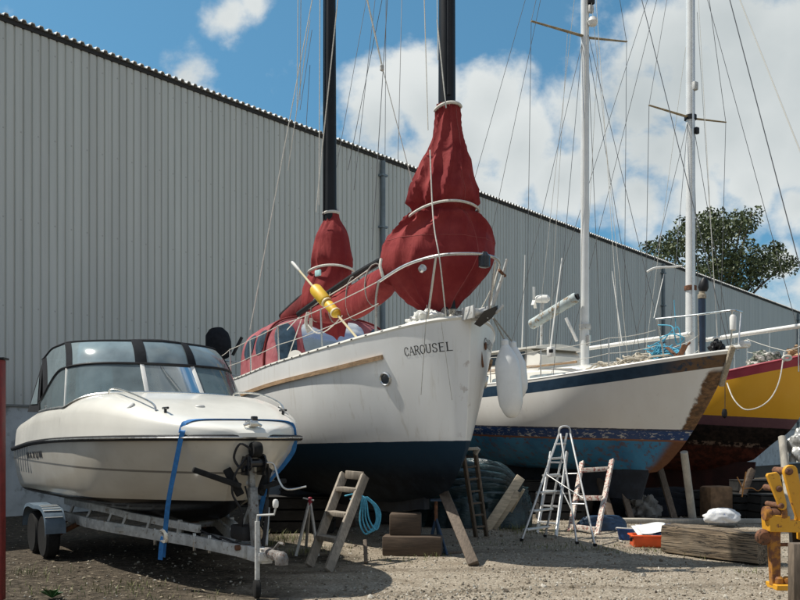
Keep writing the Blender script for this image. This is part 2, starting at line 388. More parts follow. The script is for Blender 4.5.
for zz in (2.55, 4.4, 6.25, 8.1, 9.95):
    r_ = g.math('LESS_THAN', g.math('ABSOLUTE', g.math('SUBTRACT', xx[2], zz)), .017); row = r_ if row is None else g.math('MAXIMUM', row, r_)
dot = g.math('MULTIPLY', row, g.math('LESS_THAN', g.math('ABSOLUTE', g.math('SUBTRACT', g.math('FRACT', g.math('DIVIDE', xx[0], .386)), .10)), .04)); c = g.mix(g.math('MULTIPLY', dot, .35), c, (.12, .11, .10))
vd_ = g.n('ShaderNodeTexVoronoi'); g.link(g.mapping(co, (.9, 0, 1.4)), vd_.inputs['Vector']); vd_.inputs['Scale'].default_value = 1.2; spk = g.math('MULTIPLY', g.math('LESS_THAN', vd_.outputs['Distance'], .022), g.ramp(g.noise(g.mapping(co, (.5, 1, .3)), 1.5, 3), .45, .6)); c = g.mix(g.math('MULTIPLY', spk, .6), c, (.12, .11, .10))
run = g.math('MULTIPLY', g.ramp(g.noise(g.mapping(co, (9, 1, .10)), 1.7, 4, .5), .66, .80), g.ramp(g.noise(g.mapping(co, (.35, 1, .35)), 1.0, 3), .5, .62)); c = g.mix(g.math('MULTIPLY', run, .4), c, (.24, .19, .145))
g.link(c, b.inputs['Base Color']); b.inputs['Roughness'].default_value = .5; M['cladding'] = m
x0, x1 = -13.0, 80.0; P = .193; dep = .034; prof = []
x = x0
while x < x1:
    prof += [(x, -dep), (x + .128, -dep), (x + .143, 0), (x + .168, 0), (x + .183, -dep)]; x += P
mb = MB(); n = len(prof)
mb.add([(a, y, zz) for zz in (2.34, 10.3) for a, y in prof], [(i, i + 1, n + i + 1, n + i) for i in range(n - 1)])
mb.build('wall_cladding', M['cladding'], wh, smooth=0, recalc=False)
mb = MB(); mb.box(((x0 + x1) / 2, .12, 1.15), (x1 - x0, .3, 2.3))
M['render'] = mat('render', (.46, .50, .51), .85, var=.18, scale=1.3, c2=(.26, .28, .28), c2amt=.4, bump=.2)
mb.build('lower_wall', M['render'], wh)
mb = MB(); mb.box(((x0 + x1) / 2, -.03, 2.325), (x1 - x0, .1, .045)); M['drip'] = mat('drip', (.2, .21, .2), .6)
mb.build('drip_flashing', M['drip'], wh)
mb = MB(); mb.box(((x0 + x1) / 2, -.005, 10.345), (x1 - x0, .12, .085))
M['eave_dark'] = mat('eave_dark', (.028, .026, .024), .7); mb.build('eave_filler', M['eave_dark'], wh)
mb = MB(); x = x0; prof = []
while x < x1: prof += [(x, 0), (x + .07, 0), (x + .10, .06), (x + .165, .06), (x + .195, 0)]; x += P
rows = [(-.13, 10.405), (5.5, 10.95), (11.2, 10.405)]; n = len(prof)
mb.add([(a, y, zz + h) for y, zz in rows for a, h in prof] + [(a, rows[0][0], rows[0][1] + h - .022) for a, h in prof],
       [(k * n + i, k * n + i + 1, (k + 1) * n + i + 1, (k + 1) * n + i) for k in range(2) for i in range(n - 1)] + [(3 * n + i, 3 * n + i + 1, i + 1, i) for i in range(n - 1)])
M['roof_sheet'] = mat('roof_sheet', (.62, .62, .59), .6, var=.15, scale=2); mb.build('roof', M['roof_sheet'], wh, smooth=0, recalc=False)
mb = MB()
for xe in (x0 + .05, x1 - .05): mb.box((xe, 5.6, 5.1), (.1, 10.9, 10.2))
mb.box(((x0 + x1) / 2, 11.05, 5.1), (x1 - x0, .1, 10.2)); mb.build('rear_wall', M['cladding'], wh)
M['pipe_dark'] = mat('pipe_dark', (.15, .19, .215), .5, var=.2)
for xd in (12.05, 33.2, 55.6):
    mb = MB(); mb.tube([(xd, -.13, .2), (xd, -.13, 10.25)], .075, 12); dp = mb.build('downpipe', M['pipe_dark'], wh)
    for zz in (2.8, 4.6, 6.4, 8.2, 9.8):
        b_ = MB(); b_.box((xd, -.12, zz), (.26, .2, .06)); b_.build('bracket', M['pipe_dark'], dp)
# ------------------------------------------------------------------ tree beyond the roof
tp = Vector((31.5, 90, 0)); tr = thing('broadleaf_tree', 'dark green broadleaf tree rising behind the far end of the warehouse roof', 'tree', tp)
M['bark'] = mat('bark', (.07, .055, .04), .95, var=.3, bump=.4)
rng = random.Random(11)
clumps = [(660, 262, 26), (690, 240, 24), (668, 245, 16), (705, 228, 22), (725, 232, 24), (742, 222, 18), (752, 212, 11), (733, 252, 24), (715, 268, 26), (745, 268, 20), (768, 262, 22), (782, 268, 15), (790, 262, 9), (775, 248, 10), (700, 280, 26), (670, 285, 26), (735, 287, 18), (757, 280, 14), (648, 246, 8), (714, 214, 12), (685, 222, 10), (640, 290, 24), (700, 315, 40), (740, 320, 26), (650, 320, 30)]
crown = MB(); nodes = []
for px, py, r in clumps:
    for dy in ((-2.6, 1.8) if r > 15 else (0.,)):
        c = at(px, py, 90 + dy + rng.uniform(-1, 1)) - tp; rr = r * .1
        nodes.append(c)
        for k in range(int(50 + rr * rr * 115)):
            dv = Vector((rng.gauss(0, 1), rng.gauss(0, 1), rng.gauss(0, 1))).normalized() * rr * rng.random() ** .45
            dv.z *= .72; dv.x *= 1.1
            if noise.noise((c + dv) * .75) < -.22: continue
            p = c + dv; s = rng.uniform(.10, .22)
            q = Quaternion((rng.gauss(0, 1), rng.gauss(0, 1), rng.gauss(0, 1), rng.gauss(0, 1))).normalized()
            a, bq = q @ Vector((s, 0, 0)), q @ Vector((0, s * .7, 0))
            crown.add([p - a, p - bq * .9 + a * .2, p + a, p + bq], [(0, 1, 2, 3)])
m, nt, b = new_mat('leaf'); g = NG(nt); rnd = g.n('ShaderNodeNewGeometry').outputs['Random Per Island']
g.link(g.mix(rnd, (.022, .038, .012), (.11, .135, .048)), b.inputs['Base Color']); b.inputs['Roughness'].default_value = .6
M['leaf'] = m
trunk = MB(); base = Vector((0, 0, 0)); fork = Vector((.3, 0, 12))
trunk.tube(smooth_path([base, Vector((.2, .1, 6)), fork, Vector((1.2, 0, 17))], 5), [.55 - .02 * i for i in range(16)], 10)
trunk.build('trunk', M['bark'], tr)
for c in nodes[::2]:
    lb = MB(); st = Vector((.4 + .05 * c.x, 0, min(16, 11 + abs(c.x) * .2)))
    midp = st.lerp(c, .5) + Vector((0, 0, .7)); pth = smooth_path([st, midp, c], 5)
    lb.tube(pth, [lerp(.2, .04, i / (len(pth) - 1)) for i in range(len(pth))], 6); lb.build('limb', M['bark'], tr)
crown.build('crown', M['leaf'], tr, smooth=0, recalc=False)
# ------------------------------------------------------------------ hull machinery
class Hull:
    def __init__(s, L, B, zs, zk, stem, bowexp=.75, pm=2.8, qm=.55, blend=.38, trake=0, sec=None):
        s.L, s.B, s.zsT, s.zkT, s.stemT = L, B, zs, zk, stem; s.be, s.pm, s.qm, s.bl, s.tr, s.secT = bowexp, pm, qm, blend, trake, sec
    def zs(s, x): return tab(s.zsT, x)
    def zk(s, x): return tab(s.zkT, x)
    def stem(s, z): return tab(s.stemT, z)
    def end(s, z): return s.L - s.tr * (s.zs(s.L) - z)
    def sect(s, u, v):
        v = max(0, min(1, v))
        bow = v ** s.be
        mid = (1 - (1 - v) ** s.pm) ** s.qm if s.secT is None else tab(s.secT, v)
        return lerp(bow, mid, sstep(0, s.bl, u))
    def uv(s, u, v):          # -> (s, halfbreadth, z)
        x = u * s.L; z = lerp(s.zk(x), s.zs(x), v)
        return lerp(s.stem(z), s.end(z), u), s.B_(x) * s.sect(u, v), z
    def B_(s, x): return tab(s.B, x)
    def pos(s, a, z, side=-1, off=0):     # hull skin point at distance a aft and height z
        def q(a, z):
            u = max(0, min(1, (a - s.stem(z)) / (s.end(z) - s.stem(z)))); x = u * s.L
            v = (z - s.zk(x)) / (s.zs(x) - s.zk(x)); return Vector((-a, side * s.B_(x) * s.sect(u, v), z))
        p = q(a, z)
        if off:
            e = .02; n = (q(a + e, z) - p).cross(q(a, z - e) - p); n.normalize()
            if n.y * side < 0: n = -n
            p = p + n * off
        return p
    def rail(s, x, side, inset=0, dz=0):
        u = x / s.L; a, b, z = s.uv(u, 1); return Vector((-a, side * max(0, b - inset), z + dz))
    def mesh(s, nu=72, vs=None, ease=1.7):
        vs = vs or [i / 28 for i in range(29)]; mb = MB(); mb.uv = []
        us = [(i / nu) ** ease for i in range(nu + 1)]
        for side in (-1, 1):
            o = len(mb.v); vv = []; ff = []; n = len(vs)
            for u in us:
                for v in vs:
                    a, b, z = s.uv(u, v); vv.append((-a, side * b, z)); mb.uv.append((a - s.stem(z), s.zs(u * s.L) - z))
            for i in range(nu):
                for j in range(n - 1): ff.append((i*n+j, (i+1)*n+j, (i+1)*n+j+1, i*n+j+1))
            mb.add(vv, ff)
        n = len(vs); o2 = (nu + 1) * n; e = nu * n        # transom and stem
        mb.f += [(j, o2 + j, o2 + j + 1, j + 1) for j in range(n - 1)]; mb.mi += [0] * (n - 1)
        mb.f += [(e + j, e + j + 1, o2 + e + j + 1, o2 + e + j) for j in range(n - 1)]; mb.mi += [0] * (n - 1)
        return mb
    def deck(s, x0, x1, dz=-.03, camber=.06, n=50, m=10, inset=.02):
        mb = MB()
        def fn(i, j):
            x = lerp(x0, x1, i ** 1.6); u = x / s.L; a, b, z = s.uv(u, 1); t = 2 * j - 1; b = max(0, b - inset)
            return Vector((-a, t * b, z + dz + camber * b * (1 - t * t)))
        return mb.grid(fn, n, m)
    def strip(s, x0, x1, side, d0, d1, off, n=50, z=None):    # plank on the skin between depths d0..d1 below the rail, off thick
        rings = []
        for i in range(n + 1):
            x = lerp(x0, x1, i / n); zr = s.zs(x) if z is None else z
            A, B_ = s.pos(x, zr - d0, side, -.01), s.pos(x, zr - d1, side, -.01); C, D = s.pos(x, zr - d1, side, off), s.pos(x, zr - d0, side, off)
            rings.append([A, B_, C, D])
        return MB().loft(rings)
class Boat:
    def __init__(s, name, label, cat, bow, dirv, group=None):
        s.o = Vector((bow[0], bow[1], 0)); s.d = Vector((dirv[0], dirv[1], 0)).normalized(); s.r = math.atan2(s.d.y, s.d.x)
        s.root = thing(name, label, cat, s.o, s.r, group); s.inv = (Matrix.Translation(s.o) @ Matrix.Rotation(s.r, 4, 'Z')).inverted(); s.fwd = s.inv.inverted()
    def L(s, p): return s.inv @ Vector(p)
    def px(s, px, py, Y): return s.inv @ at(px, py, Y)
    def W(s, p): return s.fwd @ Vector(p)
    def line(s, name, pts, r, m, n=5): return MB().tube(pts, r, n).build(name, m, s.root)
LET = {'C': [[(.92,.78),(.75,.95),(.5,1),(.2,.85),(.08,.5),(.2,.15),(.5,0),(.78,.06),(.94,.25)]],
 'A': [[(.02,0),(.5,1)], [(.5,1),(.98,0)], [(.24,.36),(.76,.36)]], 'R': [[(.15,0),(.15,1)], [(.15,1),(.6,1),(.8,.88),(.82,.72),(.6,.5),(.15,.5)], [(.5,.5),(.98,0)]],
 'O': [[(.5,1),(.2,.88),(.05,.5),(.2,.12),(.5,0),(.8,.12),(.95,.5),(.8,.88),(.5,1)]], 'U': [[(.12,1),(.12,.3),(.25,.06),(.5,0),(.75,.06),(.86,.3),(.86,1)]],
 'S': [[(.85,.8),(.7,.96),(.45,1),(.2,.9),(.16,.7),(.35,.55),(.65,.45),(.84,.28),(.75,.08),(.48,0),(.22,.06),(.1,.24)]],
 'E': [[(.15,0),(.15,1)], [(.15,1),(.85,1)], [(.15,.52),(.7,.52)], [(.15,0),(.88,0)]], 'L': [[(.15,0),(.15,1)], [(.15,0),(.88,0)]],
 'M': [[(.06,0),(.1,1)], [(.1,1),(.5,.1)], [(.5,.1),(.9,1)], [(.9,1),(.95,0)]], 'X': [[(.05,0),(.95,1)], [(.05,1),(.95,0)]]}
SERIF = {'C': [(.9,.78)], 'A': [(.02,0),(.98,0)], 'R': [(.15,0),(.15,1),(.98,0)], 'U': [(.12,1),(.86,1)], 'E': [(.15,0),(.15,1)], 'L': [(.15,0),(.15,1)], 'S': [], 'O': []}
class Lettering:
    def __init__(s, l): s.l = l
    def build(s, name, m, parent, smooth=0):
        e = bpy.data.objects.new(name, None); col.objects.link(e); e.parent = parent
        for mb in s.l: mb.build('letter', m, e, smooth=0)
def lettering(text, fn, h, wd, gap, thick=.19, thin=.085, serif=True, slant=0):   # fn(along, up) -> point on the surface
    x = 0; out = []
    for ch in text:
        mb = MB(); out.append(mb)
        for st in LET[ch]:
            st = [Vector((p[0], p[1])) for p in st]
            if ch in 'COSUR' and len(st) > 4:
                q = [Vector((p.x, p.y, 0)) for p in st]; st = [Vector((p.x, p.y)) for p in smooth_path(q, 3)]
            for a, b in zip(st[:-1], st[1:]):
                d = b - a; 
                if d.length < 1e-5: continue
                d.normalize(); tw = lerp(thin, thick, min(1, abs(d.y) ** 1.5)) if not (ch in 'A' and d.y > 0) else thin
                nrm = Vector((-d.y, d.x)) * tw / 2; a2 = a - d * .02; b2 = b + d * .02
                mb.add([fn(x + (p.x * wd) + slant * p.y * h, p.y * h) for p in (a2 - nrm, b2 - nrm, b2 + nrm, a2 + nrm)], [(0, 1, 2, 3)])
        if serif:
            for sx, sy in SERIF.get(ch, []):
                mb.add([fn(x + (sx + dx) * wd, (sy + dy) * h) for dx, dy in ((-.2, -.03), (.2, -.03), (.2, .03), (-.2, .03))], [(0, 1, 2, 3)])
        x += wd + gap
    return Lettering(out)
def band(g, z, lo, hi, e=.004): return g.math('MULTIPLY', g.ramp(z, lo - e, lo + e), g.ramp(z, hi + e, hi - e))
def hull_mat(name, fn, rough=.3, coat=.2):
    m, nt, b = new_mat(name); g = NG(nt); co = g.coord(); xyz = g.sep(co); uv = g.sep(g.n('ShaderNodeUVMap', uv_map='UVMap').outputs[0])
    res = fn(g, co, xyz, uv); c, r = res[0], res[1]; g.link(c, b.inputs['Base Color'])
    if len(res) > 2: g.link(g.math('MULTIPLY', res[2], coat), b.inputs['Coat Weight']); g.link(g.math('MULTIPLY_ADD', res[2], .35, .12), b.inputs['Specular IOR Level']); g.put(b.inputs['Roughness'], r if r is not None else rough)
    if not b.inputs['Coat Weight'].is_linked: b.inputs['Coat Weight'].default_value = coat
    b.inputs['Coat Roughness'].default_value = .12; return m
# section through a cloth bundle measured in the picture: (y, left, right, depth factor)
def bundle(bt, rows, Y0, parent, name, matl, folds=11, amp=.06, seed=0, knots=(), dfac=.9, n=72, sub=4, cap=True):
    ys = [r[0] for r in rows]; l = [(r[0], r[1]) for r in rows]; rr = [(r[0], r[2]) for r in rows]
    rings = []; N = len(rows) * sub
    for i in range(N + 1):
        y = lerp(ys[0], ys[-1], i / N); a, b = tab(l, y), tab(rr, y); cx = (a + b) / 2
        Y = tab(Y0, y) if isinstance(Y0, list) else Y0; df = tab(dfac, y) if isinstance(dfac, list) else dfac; hw = (b - a) / 2 * Y / F; c = at(cx, y, Y); ring = []
        tight = max([math.exp(-((y - k) / w_) ** 2) for k, w_ in knots] + [0])
        for k in range(n):
            th = 2 * math.pi * k / n
            ph = folds * th + .035 * y + 2.9 * noise.noise(Vector((math.cos(th) * 1.3, math.sin(th) * 1.3, y * .018 + seed)))
            fold = .5 - abs(math.sin(ph / 2 + .2 * math.sin(y * .05))) ** .75; fold *= 1.6
            big = noise.noise(Vector((math.cos(th) * 1.1, math.sin(th) * 1.1, y * .03 + seed * 3)))
            fine = noise.noise(Vector((math.cos(th) * 3.5, math.sin(th) * 3.5, y * .045 + seed * 5)))
            q = 1 + amp * (1.0 * tight + .22) * fold + .045 * big + .03 * fine
            ring.append(bt.L(c + Vector((math.cos(th) * hw * q, math.sin(th) * hw * df * q, 0))))
        rings.append(ring)
    global LAST; LAST = rings
    return MB().loft(rings, cap, cap).build(name, matl, parent, smooth=60)
def belt(bt, pts, r, parent, m, name='tie'): return MB().tube(pts, r, 6, closed=False).build(name, m, parent)
def blend_color(g, f, a, b): return g.mix(f, a, b)

# ================================================================== ketch
kt = Boat('sailing_yacht', 'white two-masted yacht with dark masts, furled red sail covers and CAROUSEL on the bow', 'sailing yacht', (.9, 11.5), (.4, -.917))
kh = Hull(9.7, [(0, .012), (.12, .24), (.35, .50), (.75, .78), (1.5, 1.12), (2.5, 1.38), (4, 1.6), (6, 1.68), (8, 1.5), (9.7, 1.15)],
          [(0, 3.16), (1, 3.01), (2, 2.90), (4, 2.77), (6, 2.68), (9.7, 2.70)], [(0, .92), (.5, .80), (1, .72), (2, .62), (5, .6), (7.5, .85), (9.7, 1.35)],
          [(.9, .66), (1.1, .40), (1.35, .22), (1.6, .12), (2.2, .05), (3.2, 0)], bowexp=.62, pm=2.9, qm=.52, blend=.34)
def f(g, co, xyz, uv):
    z = g.math('MULTIPLY_ADD', xyz[0], -.017, xyz[2]); z = g.math('ADD', z, g.math('MULTIPLY', g.math('SUBTRACT', g.noise(co, 6, 3), .5), .012))
    n1 = g.noise(g.mapping(co, (.7, .7, .25)), 2.2, 6); n2 = g.noise(g.mapping(co, (6, 6, .5)), 2, 5)
    top = g.mix(g.ramp(n1, .35, .7), (.75, .745, .72), (.82, .82, .80)); top = g.mix(g.math('MULTIPLY', g.ramp(n2, .55, .75), .5), top, (.52, .48, .40))
    rustm = g.math('MULTIPLY', g.ramp(uv[0], .10, .01), g.ramp(g.noise(co, 7, 6, .65), .58, .68)); top = g.mix(g.math('MULTIPLY', rustm, .45), top, (.24, .15, .09))
    bot = g.mix(g.ramp(g.noise(co, 5, 6, .6), .35, .68), (.004, .007, .012), (.010, .016, .024)); bot = g.mix(g.ramp(z, 1.05, 1.5), bot, (.012, .032, .055))
    bot = g.mix(g.math('MULTIPLY', g.ramp(g.noise(co, 14, 6, .7), .6, .7), .5), bot, (.03, .03, .03))
    return g.mix(g.ramp(z, 1.592, 1.598), bot, top), g.math('MULTIPLY_ADD', g.ramp(z, 1.6, 1.59), .45, .3), g.ramp(z, 1.59, 1.6)
M['ketch_hull'] = hull_mat('ketch_hull', f)
kh.mesh(84, ease=1.8).build('hull', M['ketch_hull'], kt.root, smooth=40)
kb = MB(); rings = []
for i in range(24):          # long shoal keel
    x = lerp(1.3, 7.6, i / 23); t = .14 * math.sin(math.pi * (i + 1) / 25) + .02; zb = lerp(.62, .5, sstep(0, .2, i / 23)); rings.append([Vector((-x, -t, 1.0)), Vector((-x, -t, zb)), Vector((-x, t, zb)), Vector((-x, t, 1.0))])
M['antifoul'] = mat('antifoul', (.018, .022, .03), .8, var=.4, scale=6); kb.loft(rings).build('keel', M['antifoul'], kt.root)
M['deck_cream'] = mat('deck_cream', (.66, .64, .58), .6, var=.08, scale=8, bump=.1)
kh.deck(.02, 9.68).build('deck', M['deck_cream'], kt.root)
for sd_ in (-1, 1):
    t = MB().tube([kh.rail(lerp(.02, 9.65, (i / 60) ** 1.4), sd_, .02, .015) for i in range(61)], .032, 6).build('toe_rail', M['white_gel'], kt.root)
    slots = MB()
    for i in range(34):
        x = .6 + i * .26; a, b_ = kh.rail(x, sd_, -.011, .018), kh.rail(x + .035, sd_, -.011, .018); slots = MB().beam(a, b_, .006, .018); slots.build('rail_slot', M['black'], t)
    kh.strip(.95, 5.6, sd_, .275, .335, .04).build('rubbing_strake', M['teak'], kt.root)
# name on the starboard bow
p0 = .63
lettering('CAROUSEL', lambda a, u: kh.pos(p0 - a, 2.70 + u + a * .10, -1, .0035), .108, .055, .0105, serif=True).build('ship_name', M['letter'], kt.root, smooth=0)
lettering('CAROUSEL', lambda a, u: kh.pos(.2 + a, 2.835 + u - a * .10, 1, .006), .108, .055, .0105, serif=True).build('ship_name', M['letter'], kt.root, smooth=0)
def porthole(h, a, z, side, r, parent, name='porthole'):
    p = h.pos(a, z, side); q = (h.pos(a, z, side, .1) - p).normalized()
    fr = MB().lathe([(r * .72, .004), (r * .72, .02), (r * .85, .03), (r, .02), (r, -.01)], p, 20, q).build(name, M['steel'], parent)
    MB().lathe([(0, .008), (r * .74, .008), (r * .74, -.01)], p, 20, q).build('pane', M['dark_glass'], fr)
porthole(kh, .98, 2.42, -1, .095, kt.root); porthole(kh, .98, 2.42, 1, .095, kt.root)
# cabin trunk, hatch, hood
def trunk(h, x0, x1, w0, w1, ht, matl, parent, name='cabin', nb=14, base=-.05):
    rings = []
    for i in range(nb + 1):
        t = i / nb; x = lerp(x0, x1, t); wd = lerp(w0, w1, sstep(0, .6, t)); zz = h.zs(x) + base; hh = ht * sstep(-.02, .12, t) + .02
        rings.append([Vector((-x, -wd, zz)), Vector((-x, -wd * .93, zz + hh * .86)), Vector((-x, -wd * .86, zz + hh)), Vector((-x, -wd * .4, zz + hh + .05)), Vector((-x, 0, zz + hh + .06)),
                      Vector((-x, wd * .4, zz + hh + .05)), Vector((-x, wd * .86, zz + hh)), Vector((-x, wd * .93, zz + hh * .86)), Vector((-x, wd, zz))])
    return MB().loft(rings).build(name, matl, parent)
trunk(kh, 1.9, 6.6, .55, 1.05, .34, M['white_gel'], kt.root)
def arch(W, H, b, e=.55): c = math.cos(math.pi * b); s_ = math.sin(math.pi * b); return (-W * math.copysign(abs(c) ** e, c), H * max(0, s_) ** e)
def hood_fn(a, b, off=0):
    prof = [(0, 5.0, .16, 1.18), (.22, 5.3, .74, 1.2), (.34, 5.5, .94, 1.21), (.45, 5.75, 1.0, 1.22), (1, 7.3, .96, 1.22)]
    s_, hs, W = tab([(p[0], p[1]) for p in prof], a), tab([(p[0], p[2]) for p in prof], a), tab([(p[0], p[3]) for p in prof], a)
    y, z = arch(W + off, 1.25 * hs + off, b, .5); z += .02 * noise.noise(Vector((s_ * 3, y * 3, 1)))
    return Vector((-(s_ - off * (1 if a < .4 else 0)), y, 2.64 + z))
hd = MB().grid(hood_fn, 40, 48).build('spray_hood', M['faded_red'], kt.root, smooth=60)
def patch(a0, a1, b0, b1, m, rnd=.25):
    mb = MB(); pts = []
    def q(i, j):
        x, y = 2 * i - 1, 2 * j - 1            # rounded square
        k = 1 - rnd * (abs(x) ** 3 * abs(y) ** 3); return hood_fn(lerp(a0, a1, .5 + x * k / 2), lerp(b0, b1, .5 + y * k / 2), .012)
    mb.grid(q, 12, 12); return mb.build('window', m, hd, smooth=60)
patch(.05, .30, .20, .385, M['hood_window']); patch(.05, .30, .42, .58, M['vinyl']); patch(.05, .30, .62, .80, M['hood_window'])
patch(.40, .62, .055, .20, M['hood_window']); patch(.68, .92, .055, .20, M['hood_window']); patch(.40, .62, .80, .945, M['hood_window'])
MB().tube([hood_fn(.36, j / 30, .02) for j in range(31)], .02, 6).build('hood_hem', M['red_dark'], hd)
# masts
def mast(bt, s_, y, z0, z1, r0, r1, m, name='mast', flat=1.0):
    return MB().tube([Vector((-s_, y, lerp(z0, z1, i / 8))) for i in range(9)], [lerp(r0, r1, i / 8) for i in range(9)], 20, flat=flat).build(name, m, bt.root)
MS, ZS = .67, 5.46
mm_ = mast(kt, MS, 0, 2.9, 14.2, .128, .09, M['carbon']); mz_ = mast(kt, ZS, 0, 2.7, 13.0, .135, .09, M['carbon'])
MB().beam((-MS + .128, -.03, 6.2), (-MS + .115, -.03, 14), .05, .02).build('mast_track', M['black'], mm_)
MB().tube([(-ZS + .02, -.135, 5.6), (-ZS + .02, -.12, 12.6)], .012, 5).build('mast_track', M['black'], mz_)
# main sail cover
YM = 12.32
bundle(kt, [(105, 437, 459), (112, 436, 460), (124, 434.5, 461), (136, 433, 463), (150, 429, 466), (165, 420.5, 470), (180, 414, 473), (195, 409, 477), (203, 409, 477.5), (209, 413, 473), (213, 413, 472), (217, 406, 480), (224, 402, 486), (234, 391, 491), (246, 381.5, 494), (258, 379, 494.5), (270, 381, 490), (282, 388, 481), (293, 398, 470), (302, 407, 461), (309, 418, 455), (314, 426, 450)],
       [(105, 12.11), (205, 12.13), (250, 12.32), (280, 12.28), (313, 12.12)], kt.root, 'sail_cover', M['red_canvas'], folds=12, amp=.13, seed=1.3, knots=((108, 26), (168, 38), (205, 14), (222, 14), (310, 16)), dfac=[(105, .95), (180, .9), (240, .74), (313, .8)], n=110, sub=5)
M['seam'] = mat('seam', (.30, .06, .055), .85, var=.2, scale=20)
def seams(o, ys, y0, y1, ks):
    n = len(LAST); m_ = len(LAST[0])
    for y in ys: MB().tube(LAST[round((y - y0) / (y1 - y0) * (n - 1))], .004, 5, closed=True).build('seam', M['seam'], o)
    for k in ks: MB().tube([r[round(k * m_) % m_] for r in LAST[1:-1]], .006, 5).build('seam', M['seam'], o)
seams(bpy.data.objects['sail_cover'], (243,), 105, 314, (.86,))
def loop_on(bt, rows, Y, m, r, name='tie', grow=1.03, dfac=.74, n=40):     # rope round a bundle: (theta-> y) from list of y at left, front, right
    pts = []
    for k in range(n + 1):
        th = 2 * math.pi * k / n; yl, yf, yr, xl, xr = rows
        c = math.cos(th); y = (yl + yr) / 2 - c * (yl - yr) / 2 + (yf - (yl + yr) / 2) * max(0, -math.sin(th)) ** 2 - 6 * max(0, math.sin(th))
        hw = (xr - xl) / 2 * Y / F * grow; p = at((xl + xr) / 2, y, Y); pts.append(bt.L(p + Vector((c * hw, math.sin(th) * hw * dfac, 0))))
    return MB().tube(pts, r, 6).build(name, m, bt.root)
loop_on(kt, (220, 209.5, 211, 409, 477), 12.14, M['white_rope'], .018, grow=1.05, dfac=.9)
loop_on(kt, (111, 107, 107, 436, 460), 12.11, M['white_rope'], .022, grow=1.07, dfac=.95)
MB().tube([kt.px(381, 259, 11.65), kt.px(380, 266, 11.6), kt.px(383, 277, 11.6)], .02, 6).build('tie', M['white_rope'], kt.root)
MB().tube(smooth_path([kt.px(430, 150, 11.62), kt.px(432, 200, 11.5), kt.px(434.5, 230, 11.38), kt.px(440, 262, 11.32), kt.px(446, 318, 11.6)]), .009, 5).build('lashing', M['white_rope'], kt.root)
# wishbone spar and the furled sail hanging from it
A, Bq = kt.px(388, 257, 12.6), kt.px(299, 314, 15.7)
MB().tube(smooth_path([A, kt.px(350, 279, 13.8), Bq], 5), .055, 10).build('wishbone_boom', M['black'], kt.root)
rings = []
for i in range(25):
    t = i / 24; Yd = lerp(12.15, 15.6, t); top = at(lerp(392, 303, t), lerp(262, 312, t), Yd); hh = tab([(0, 24), (.12, 34), (.35, 38), (.7, 26), (1, 7)], t) * Yd / F; th_ = lerp(.17, .05, t)
    ring = []
    for k in range(20):
        a = 2 * math.pi * k / 20; wv = 1 + .22 * noise.noise(Vector((t * 5, math.cos(a), math.sin(a)))) + .07 * math.sin(t * 60 + 3 * math.sin(a))
        ring.append(kt.L(top + Vector((math.cos(a) * th_ * wv * .9, math.cos(a) * th_ * wv * .3, -hh / 2 + math.sin(a) * hh / 2 * (1 + .06 * noise.noise(Vector((t * 6, a, 0))))))))
    rings.append(ring)
MB().loft(rings).build('boom_sail_cover', M['red_canvas'], kt.root, smooth=60)
for t in (.18, .42, .64, .85):
    Yd = lerp(12.1, 15.6, t); p = at(lerp(392, 303, t), lerp(258, 309, t), Yd); hh = tab([(0, 24), (.12, 34), (.35, 38), (.7, 26), (1, 7)], t) * Yd / F
    MB().tube([kt.L(p + Vector((.16 * math.cos(a) * (1.1 - t * .6), -.05 * math.cos(a), -hh / 2 + (hh / 2 + .05) * math.sin(a)))) for a in [k * math.pi / 8 for k in range(17)]], .012, 5).build('sail_tie', M['grey_rope'], kt.root)
# mizzen cover
bundle(kt, [(212, 324.5, 338), (217, 325, 339), (222, 323, 341), (228, 320, 345), (236, 316, 348.5), (248, 313, 351), (260, 311, 353), (268, 312, 351.5), (272, 311, 351), (280, 307, 351), (292, 303, 351), (304, 302, 350), (316, 308, 349), (330, 315, 347), (346, 318, 345), (356, 320, 343)],
       16.5, kt.root, 'sail_cover', M['red_canvas'], folds=10, amp=.10, seed=4.1, knots=((214, 14), (270, 14), (345, 20)), dfac=.85, n=90, sub=5)
loop_on(kt, (273, 269, 271, 311, 351), 16.5, M['white_rope'], .022, grow=1.13, dfac=.95); loop_on(kt, (214, 213, 213, 324, 338), 16.5, M['white_rope'], .03, grow=1.08)
M['cyan_cloth'] = mat('cyan_cloth', (.42, .66, .66), .8, var=.15)
MB().box(kt.px(318, 273, 16.0), (.16, .04, .11), Matrix.Rotation(.3, 3, 'Z'), .015).build('cover_patch', M['cyan_cloth'], kt.root)
MB().tube([kt.px(282, 316, 17.6), kt.px(300, 299, 16.9), kt.px(322, 283, 16.3)], [.07, .06, .05], 10).build('mizzen_boom', M['black'], kt.root)
MB().loft([[kt.L(at(lerp(285, 312, t), lerp(316, 297, t), lerp(17.4, 16.5, t)) + Vector((.09 * math.cos(a) * (1 + .2 * noise.noise(Vector((t * 4, a, 2)))), .05 * math.cos(a), lerp(.12, .26, t) * math.sin(a) - .05)) ) for a in [k * math.pi / 6 for k in range(12)]] for t in [i / 10 for i in range(11)]]).build('mizzen_boom_cover', M['red_dark'], kt.root)
